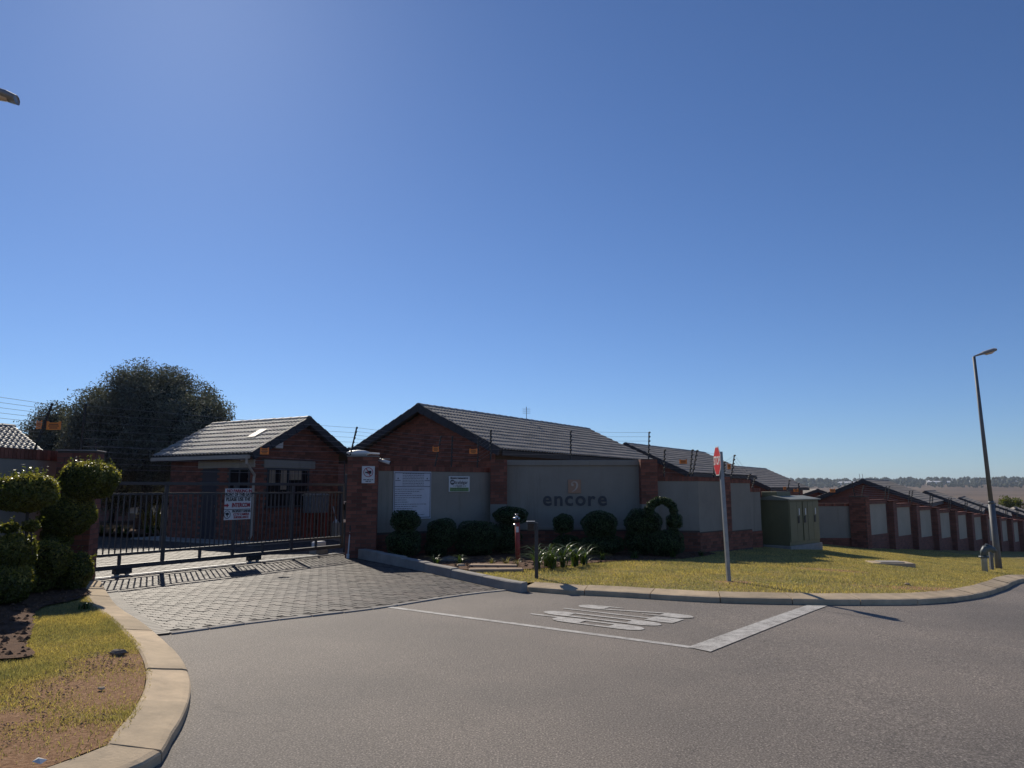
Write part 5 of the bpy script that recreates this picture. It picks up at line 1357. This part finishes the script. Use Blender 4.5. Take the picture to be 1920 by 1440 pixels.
for i in range(13):
    t = PI*(1.08-i/12*1.12); arch.append(blob(1240+24*math.cos(t), 962-22*math.sin(t)*1.05, random.uniform(7.5, 10), random.uniform(7, 9), 18.5))
topiary('arched topiary shrub curling over to a small ball', b, arch+[blob(1264, 978, 16, 15, 18.5), blob(1248, 1018, 36, 24, 18.5), blob(1262, 998, 12, 10, 18.5)], 7500, .042, 'leaf_dark', [[(b, .04), (AT(1252, 985, 18.5), .03)]])

# --- strap leaved plants
def strap(label, base, n, L, mat, w=.028, lift=1.0, group=None, name='strap_leaf_plant'):
    V = []; Fq = []
    for i in range(n):
        a = RNG.uniform(0, 2*PI); l = L*RNG.uniform(.6, 1.1); up = RNG.uniform(.55, 1.1)*lift; k = 6; ww = w*RNG.uniform(.7, 1.2)
        ca_, sa_ = math.cos(a), math.sin(a); r = .0; z = 0; n0 = len(V); o = RNG.normal(0, .03, 2)
        for j in range(k+1):
            t = j/k; r = l*(.12*t+.55*t*t); z = l*up*(t*1.15-.75*t*t)
            wd = ww*(1-.85*t**2)*(1 if j else .6)
            V += [(o[0]+ca_*r-sa_*wd/2, o[1]+sa_*r+ca_*wd/2, z), (o[0]+ca_*r+sa_*wd/2, o[1]+sa_*r-ca_*wd/2, z)]
        Fq += [(n0+2*j, n0+2*j+1, n0+2*j+3, n0+2*j+2) for j in range(k)]
    root = thing(name, label, 'plant', tuple(base), 0, group)
    link('leaves', mesh_np('leaves', np.array(V), np.array(Fq)), M[mat], root)
    MB().tube([(0, 0, -.04), (0, 0, .06)], [.04, .02], 7).build('crown', M['leaf_core'], root); return root
g_ = 'sunlit strap leaf plants along the bed edge'
for px, py, L in ((1008, 1066, .95), (1035, 1066, .85), (1055, 1063, 1.0), (1078, 1061, .9), (1095, 1058, .85), (1025, 1062, .95)):
    strap('glossy green strap leaf plant in the sunlit clump behind the intercom post', P(px, py, HBR), 34, L, 'leaf_strap', .032, group=g_)
for px, py, L, lab in ((816, 1058, .4, 'shaded strap leaf plant near the rounded brown rock'), (862, 1058, .42, 'shaded strap leaf plant just left of the sandstone slabs'), (1128, 1050, .4, 'shaded strap leaf plant at the foot of the large ball topiary'), (1190, 1047, .42, 'shaded strap leaf plant beside the rounded clipped shrub'), (1262, 1045, .42, 'shaded strap leaf plant under the arched topiary'), (1315, 1042, .35, 'shaded strap leaf plant at the bed end by the wall corner')):
    strap(lab, P(px, py, HBR), 26, L, 'leaf_strap', .022)
for px, py, lab in ((922, 1059, 'pale grass tuft behind the left part of the slabs'), (948, 1060, 'darker grass tuft behind the sandstone slabs'), (968, 1061, 'pale grass tuft at the foot of the red standpipe')):
    strap(lab, P(px, py, HBR), 22, .28, 'leaf_dry', .014, 1.3, name='grass_tuft')
strap('bright green weed growing against the driveway end of the corner kerb', P(160, 1142, HL), 40, .16, 'leaf_strap', .012, 1.2, name='grass_tuft')
# inside the gate
bedin = [(-19.5, 28.2), (-11.2, 25.2), (-9.5, 30), (-12, 36), (-24, 36)]
struct(sheet('courtyard_bed', bedin, lambda x, y: G(x, y)+.06, M['soil'], 1.5))
g_ = 'agapanthus clumps in the courtyard bed'
for px, D, L in ((178, 26.4, .7), (195, 26.2, .65), (210, 26.0, .7), (226, 26.1, .6), (240, 26.0, .7), (278, 26.3, .7), (292, 26.0, .75), (305, 26.2, .65)):
    p = AT(px, 960, D); p.z = float(G(p.x, p.y))+.06
    strap('strap leaf clump seen through the gate bars near the tree trunk', p, 40, L, 'leaf_strap', .04, group=g_)
for px, D, L in ((275, 28.3, 1.3), (288, 28.4, 1.4), (300, 28.2, 1.35)):
    p = AT(px, 950, D); p.z = float(G(p.x, p.y))+.06
    strap('tall upright yellow green flax seen through the gate before the car', p, 34, L, 'leaf_dry', .045, 1.6, 'tall flax before the car', 'flax_plant')

# --- trees
def tree(label, base, crown, trunk_r, nclump, per, size, mat, seed, limbs=9, sig=.24, core=0):
    rng = np.random.default_rng(seed); base = Vector(base); root = thing('tree', label, 'tree', tuple(base), 0)
    vol = np.array([r[0]*r[1]*r[2] for c, r in crown]); pk = rng.choice(len(crown), nclump, p=vol/vol.sum())
    d = rng.normal(0, 1, (nclump, 3)); d /= np.linalg.norm(d, axis=1)[:, None]; rad = rng.uniform(.35, 1, nclump)**.42
    cc = np.array([crown[i][0] for i in pk]); rr_ = np.array([crown[i][1] for i in pk])
    ctr = cc+d*rr_*(rad*(1+.10*wob(d, 1.3)))[:, None]
    C = np.repeat(ctr, per, 0)+np.clip(rng.normal(0, sig, (nclump*per, 3)), -1.5*sig, 1.5*sig)*np.array([1, 1, 1.15]); N = np.repeat(d, per, 0)*.4+np.array([0, 0, .3])
    C -= np.array(base)
    link('crown', leaf_mesh('crown', C, N, size, .42, .8), M[mat], root)
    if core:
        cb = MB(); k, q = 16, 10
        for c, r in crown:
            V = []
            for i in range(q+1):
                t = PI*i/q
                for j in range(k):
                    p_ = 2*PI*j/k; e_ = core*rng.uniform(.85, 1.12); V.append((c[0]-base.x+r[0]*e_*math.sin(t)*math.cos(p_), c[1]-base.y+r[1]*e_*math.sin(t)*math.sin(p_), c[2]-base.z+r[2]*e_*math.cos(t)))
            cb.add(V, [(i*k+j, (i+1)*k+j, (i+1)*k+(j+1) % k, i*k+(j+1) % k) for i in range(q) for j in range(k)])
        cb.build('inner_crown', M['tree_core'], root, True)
    tr_ = MB(); cm = Vector(crown[0][0]); mid = (cm-base)*.45; mid.z = (cm.z-base.z)*.45
    tr_.tube([(0, 0, -.2), mid*.5+Vector((.08, 0, 0)), mid], [trunk_r*1.25, trunk_r, trunk_r*.85], 10); tr_.build('trunk', M['bark'], root, True)
    for i in range(limbs):
        e = Vector(ctr[rng.integers(nclump)])-base; m_ = mid+(e-mid)*.5+Vector((0, 0, .25))
        MB().tube([mid-Vector((0, 0, .1)), m_, e], [trunk_r*.6, trunk_r*.35, trunk_r*.1], 6).build('limb', M['bark'], root, True)
    return root
tb = AT(262, 985, 29.0); tb.z = .0
c1 = AT(292, 800, 29); c2 = AT(205, 815, 29.3); c3 = AT(366, 812, 27.7)
tree('big round grey green tree inside the estate behind the gatehouse', tb, [(tuple(c1), (2.35, 2.4, 2.35)), (tuple(c2), (1.5, 1.8, 1.9)), (tuple(c3), (1.2, 1.6, 1.45))], .22, 1000, 150, .095, 'leaf_tree', 3, sig=.20, core=.72)
tb2 = AT(105, 985, 31.5); tb2.z = .0; c1 = AT(110, 815, 31.5); c2 = AT(135, 860, 31)
tree('smaller grey green tree left of the big round tree', tb2, [(tuple(c1), (1.15, 1.3, 1.2)), (tuple(c2), (1.8, 1.6, 1.7)), (tuple(AT(78, 850, 31.5)), (.9, 1.1, .9))], .14, 460, 125, .095, 'leaf_tree', 5, sig=.19, core=.7)
tb3 = AT(205, 985, 34); tb3.z = 0
tree('dark shrubby tree in shade behind the courtyard bed', tb3, [(tuple(AT(215, 900, 34)), (2.6, 1.5, 1.4)), (tuple(AT(330, 895, 33)), (1.6, 1.4, 1.3))], .12, 260, 90, .12, 'leaf_tree', 8)
for px, py, D, lab in ((1888, 950, 140, 'small far conifer beyond the last tiled roofs'), (1903, 951, 142, 'small far bush beside the far conifer')):
    t_ = AT(px, py, D); gz = float(TERR(t_.x, t_.y)); bz = Vector((t_.x, t_.y, gz))
    tree(lab, bz, [((t_.x, t_.y, t_.z-.6), (1.4, 1.4, 2.2))], .15, 60, 40, .4, 'leaf_box', px, 2, .35)

# ================================================================== FAR DISTANCE
def far_trees(name, rads, azs, n, hmin, hmax, label):
    mb_v = []; mb_f = []
    for i in range(n):
        az = R(RNG.uniform(*azs)); r = RNG.uniform(*rads); x, y = r*math.sin(az), r*math.cos(az); z = float(TERR(x, y)); h = RNG.uniform(hmin, hmax); w = h*RNG.uniform(.5, .95)
        for q in range(3):
            ox, oy, oz = RNG.normal(0, w*.35, 2).tolist()+[h*RNG.uniform(.45, .7)]; k = 6; n0 = len(mb_v)
            for a in range(4):
                t = PI*a/3
                for j in range(k):
                    f = 2*PI*j/k; e = RNG.uniform(.75, 1.2); mb_v.append((x+ox+w*.55*math.sin(t)*math.cos(f)*e, y+oy+w*.55*math.sin(t)*math.sin(f)*e, z+oz+h*.5*math.cos(t)*e))
            mb_f += [(n0+a*k+j, n0+(a+1)*k+j, n0+(a+1)*k+(j+1) % k, n0+a*k+(j+1) % k) for a in range(3) for j in range(k)]
    stuff(link(name, mesh_np(name, np.array(mb_v), np.array(mb_f)), M['far_tree']), label, 'trees')
M['far_tree'] = pmat('far_foliage', (.05, .065, .035), (.03, .04, .022), .05, .9, coord='World')
far_trees('ridge_trees', (2550, 2900), (-50, 50), 1500, 9, 19, 'dense belt of trees along the far ridge')
far_trees('valley_trees', (2150, 2500), (-50, 50), 1800, 4, 10, 'scattered trees on the far valley slope')
def far_building(label, px, D, w, h, d, mat='white_metal'):
    p = AT(px, 915, D); z = float(TERR(p.x, p.y)); r = thing('warehouse', label, 'building', (p.x, p.y, z), -math.atan2(p.x, p.y)+R(random.uniform(-25, 25)))
    MB().box(-w/2, w/2, -d/2, d/2, -2, h).build('wall', M[mat], r)
    MB().prism([(-w/2-.5, -d/2-.5, h), (-w/2-.5, d/2+.5, h), (-w/2-.5, 0, h+d*.12)], (w+1, 0, 0)).build('roof', M['white_metal'], r)
for px, D, w, h, lab in ((1590, 2300, 50, 7, 'white warehouse on the far ridge left of the brick gable house roof'), (1745, 2320, 40, 7, 'short white warehouse on the far ridge above the gable house ridge'), (1760, 2250, 60, 6, 'white shed just right of the short white warehouse'), (1783, 2330, 70, 9, 'longest white warehouse on the far ridge'), (1808, 2260, 34, 6, 'low white shed right of the longest white warehouse'), (1853, 2300, 55, 7, 'white warehouse on the far ridge just left of the lamp pole'), (1882, 2330, 60, 10, 'tall white warehouse on the far ridge just right of the lamp pole'), (1908, 2200, 60, 6, 'low white warehouse on the far ridge past the lamp pole')):
    far_building(lab, px, D, w, h, 26)
wt = AT(1566, 915, 2700); wz = float(TERR(wt.x, wt.y)); tt = AT(1566, 902, 2700).z
wtr = thing('water_tower', 'funnel shaped water tower on the far ridge', 'tower', (wt.x, wt.y, wz), 0)
Hh = tt-wz
MB().lathe((0, 0, -3), [(3.2, 0), (2.6, Hh*.62+3)], 16).build('shaft', M['concrete_grey'], wtr); MB().lathe((0, 0, Hh*.6), [(2.6, 0), (5.5, Hh*.22), (6.6, Hh*.38), (5.8, Hh*.40)], 18).build('tank', M['concrete_grey'], wtr)
ma = AT(1529, 915, 2650); mz = float(TERR(ma.x, ma.y)); mt_ = AT(1529, 897, 2650).z
mst = thing('radio_mast', 'thin lattice radio mast on the far ridge', 'mast', (ma.x, ma.y, mz), 0)
MB().tube([(0, 0, -2), (0, 0, mt_-mz)], [1.2, .5], 4).build('mast', M['galv'], mst)
# ---- haze
hz = MB().box(-6200, 6200, -6200, 6200, -40, 62).build('haze', None); m = bpy.data.materials.new('haze'); m.use_nodes = True
nt = m.node_tree; nt.nodes.remove(nt.nodes['Principled BSDF']); pv_ = nt.nodes.new('ShaderNodeVolumePrincipled'); pv_.inputs['Color'].default_value = (.75, .86, 1, 1); pv_.inputs['Density'].default_value = .00010; pv_.inputs['Anisotropy'].default_value = .2
nt.links.new(pv_.outputs[0], nt.nodes['Material Output'].inputs['Volume']); hz.data.materials.append(m); stuff(hz, 'thin pale haze filling the valley air', 'haze')
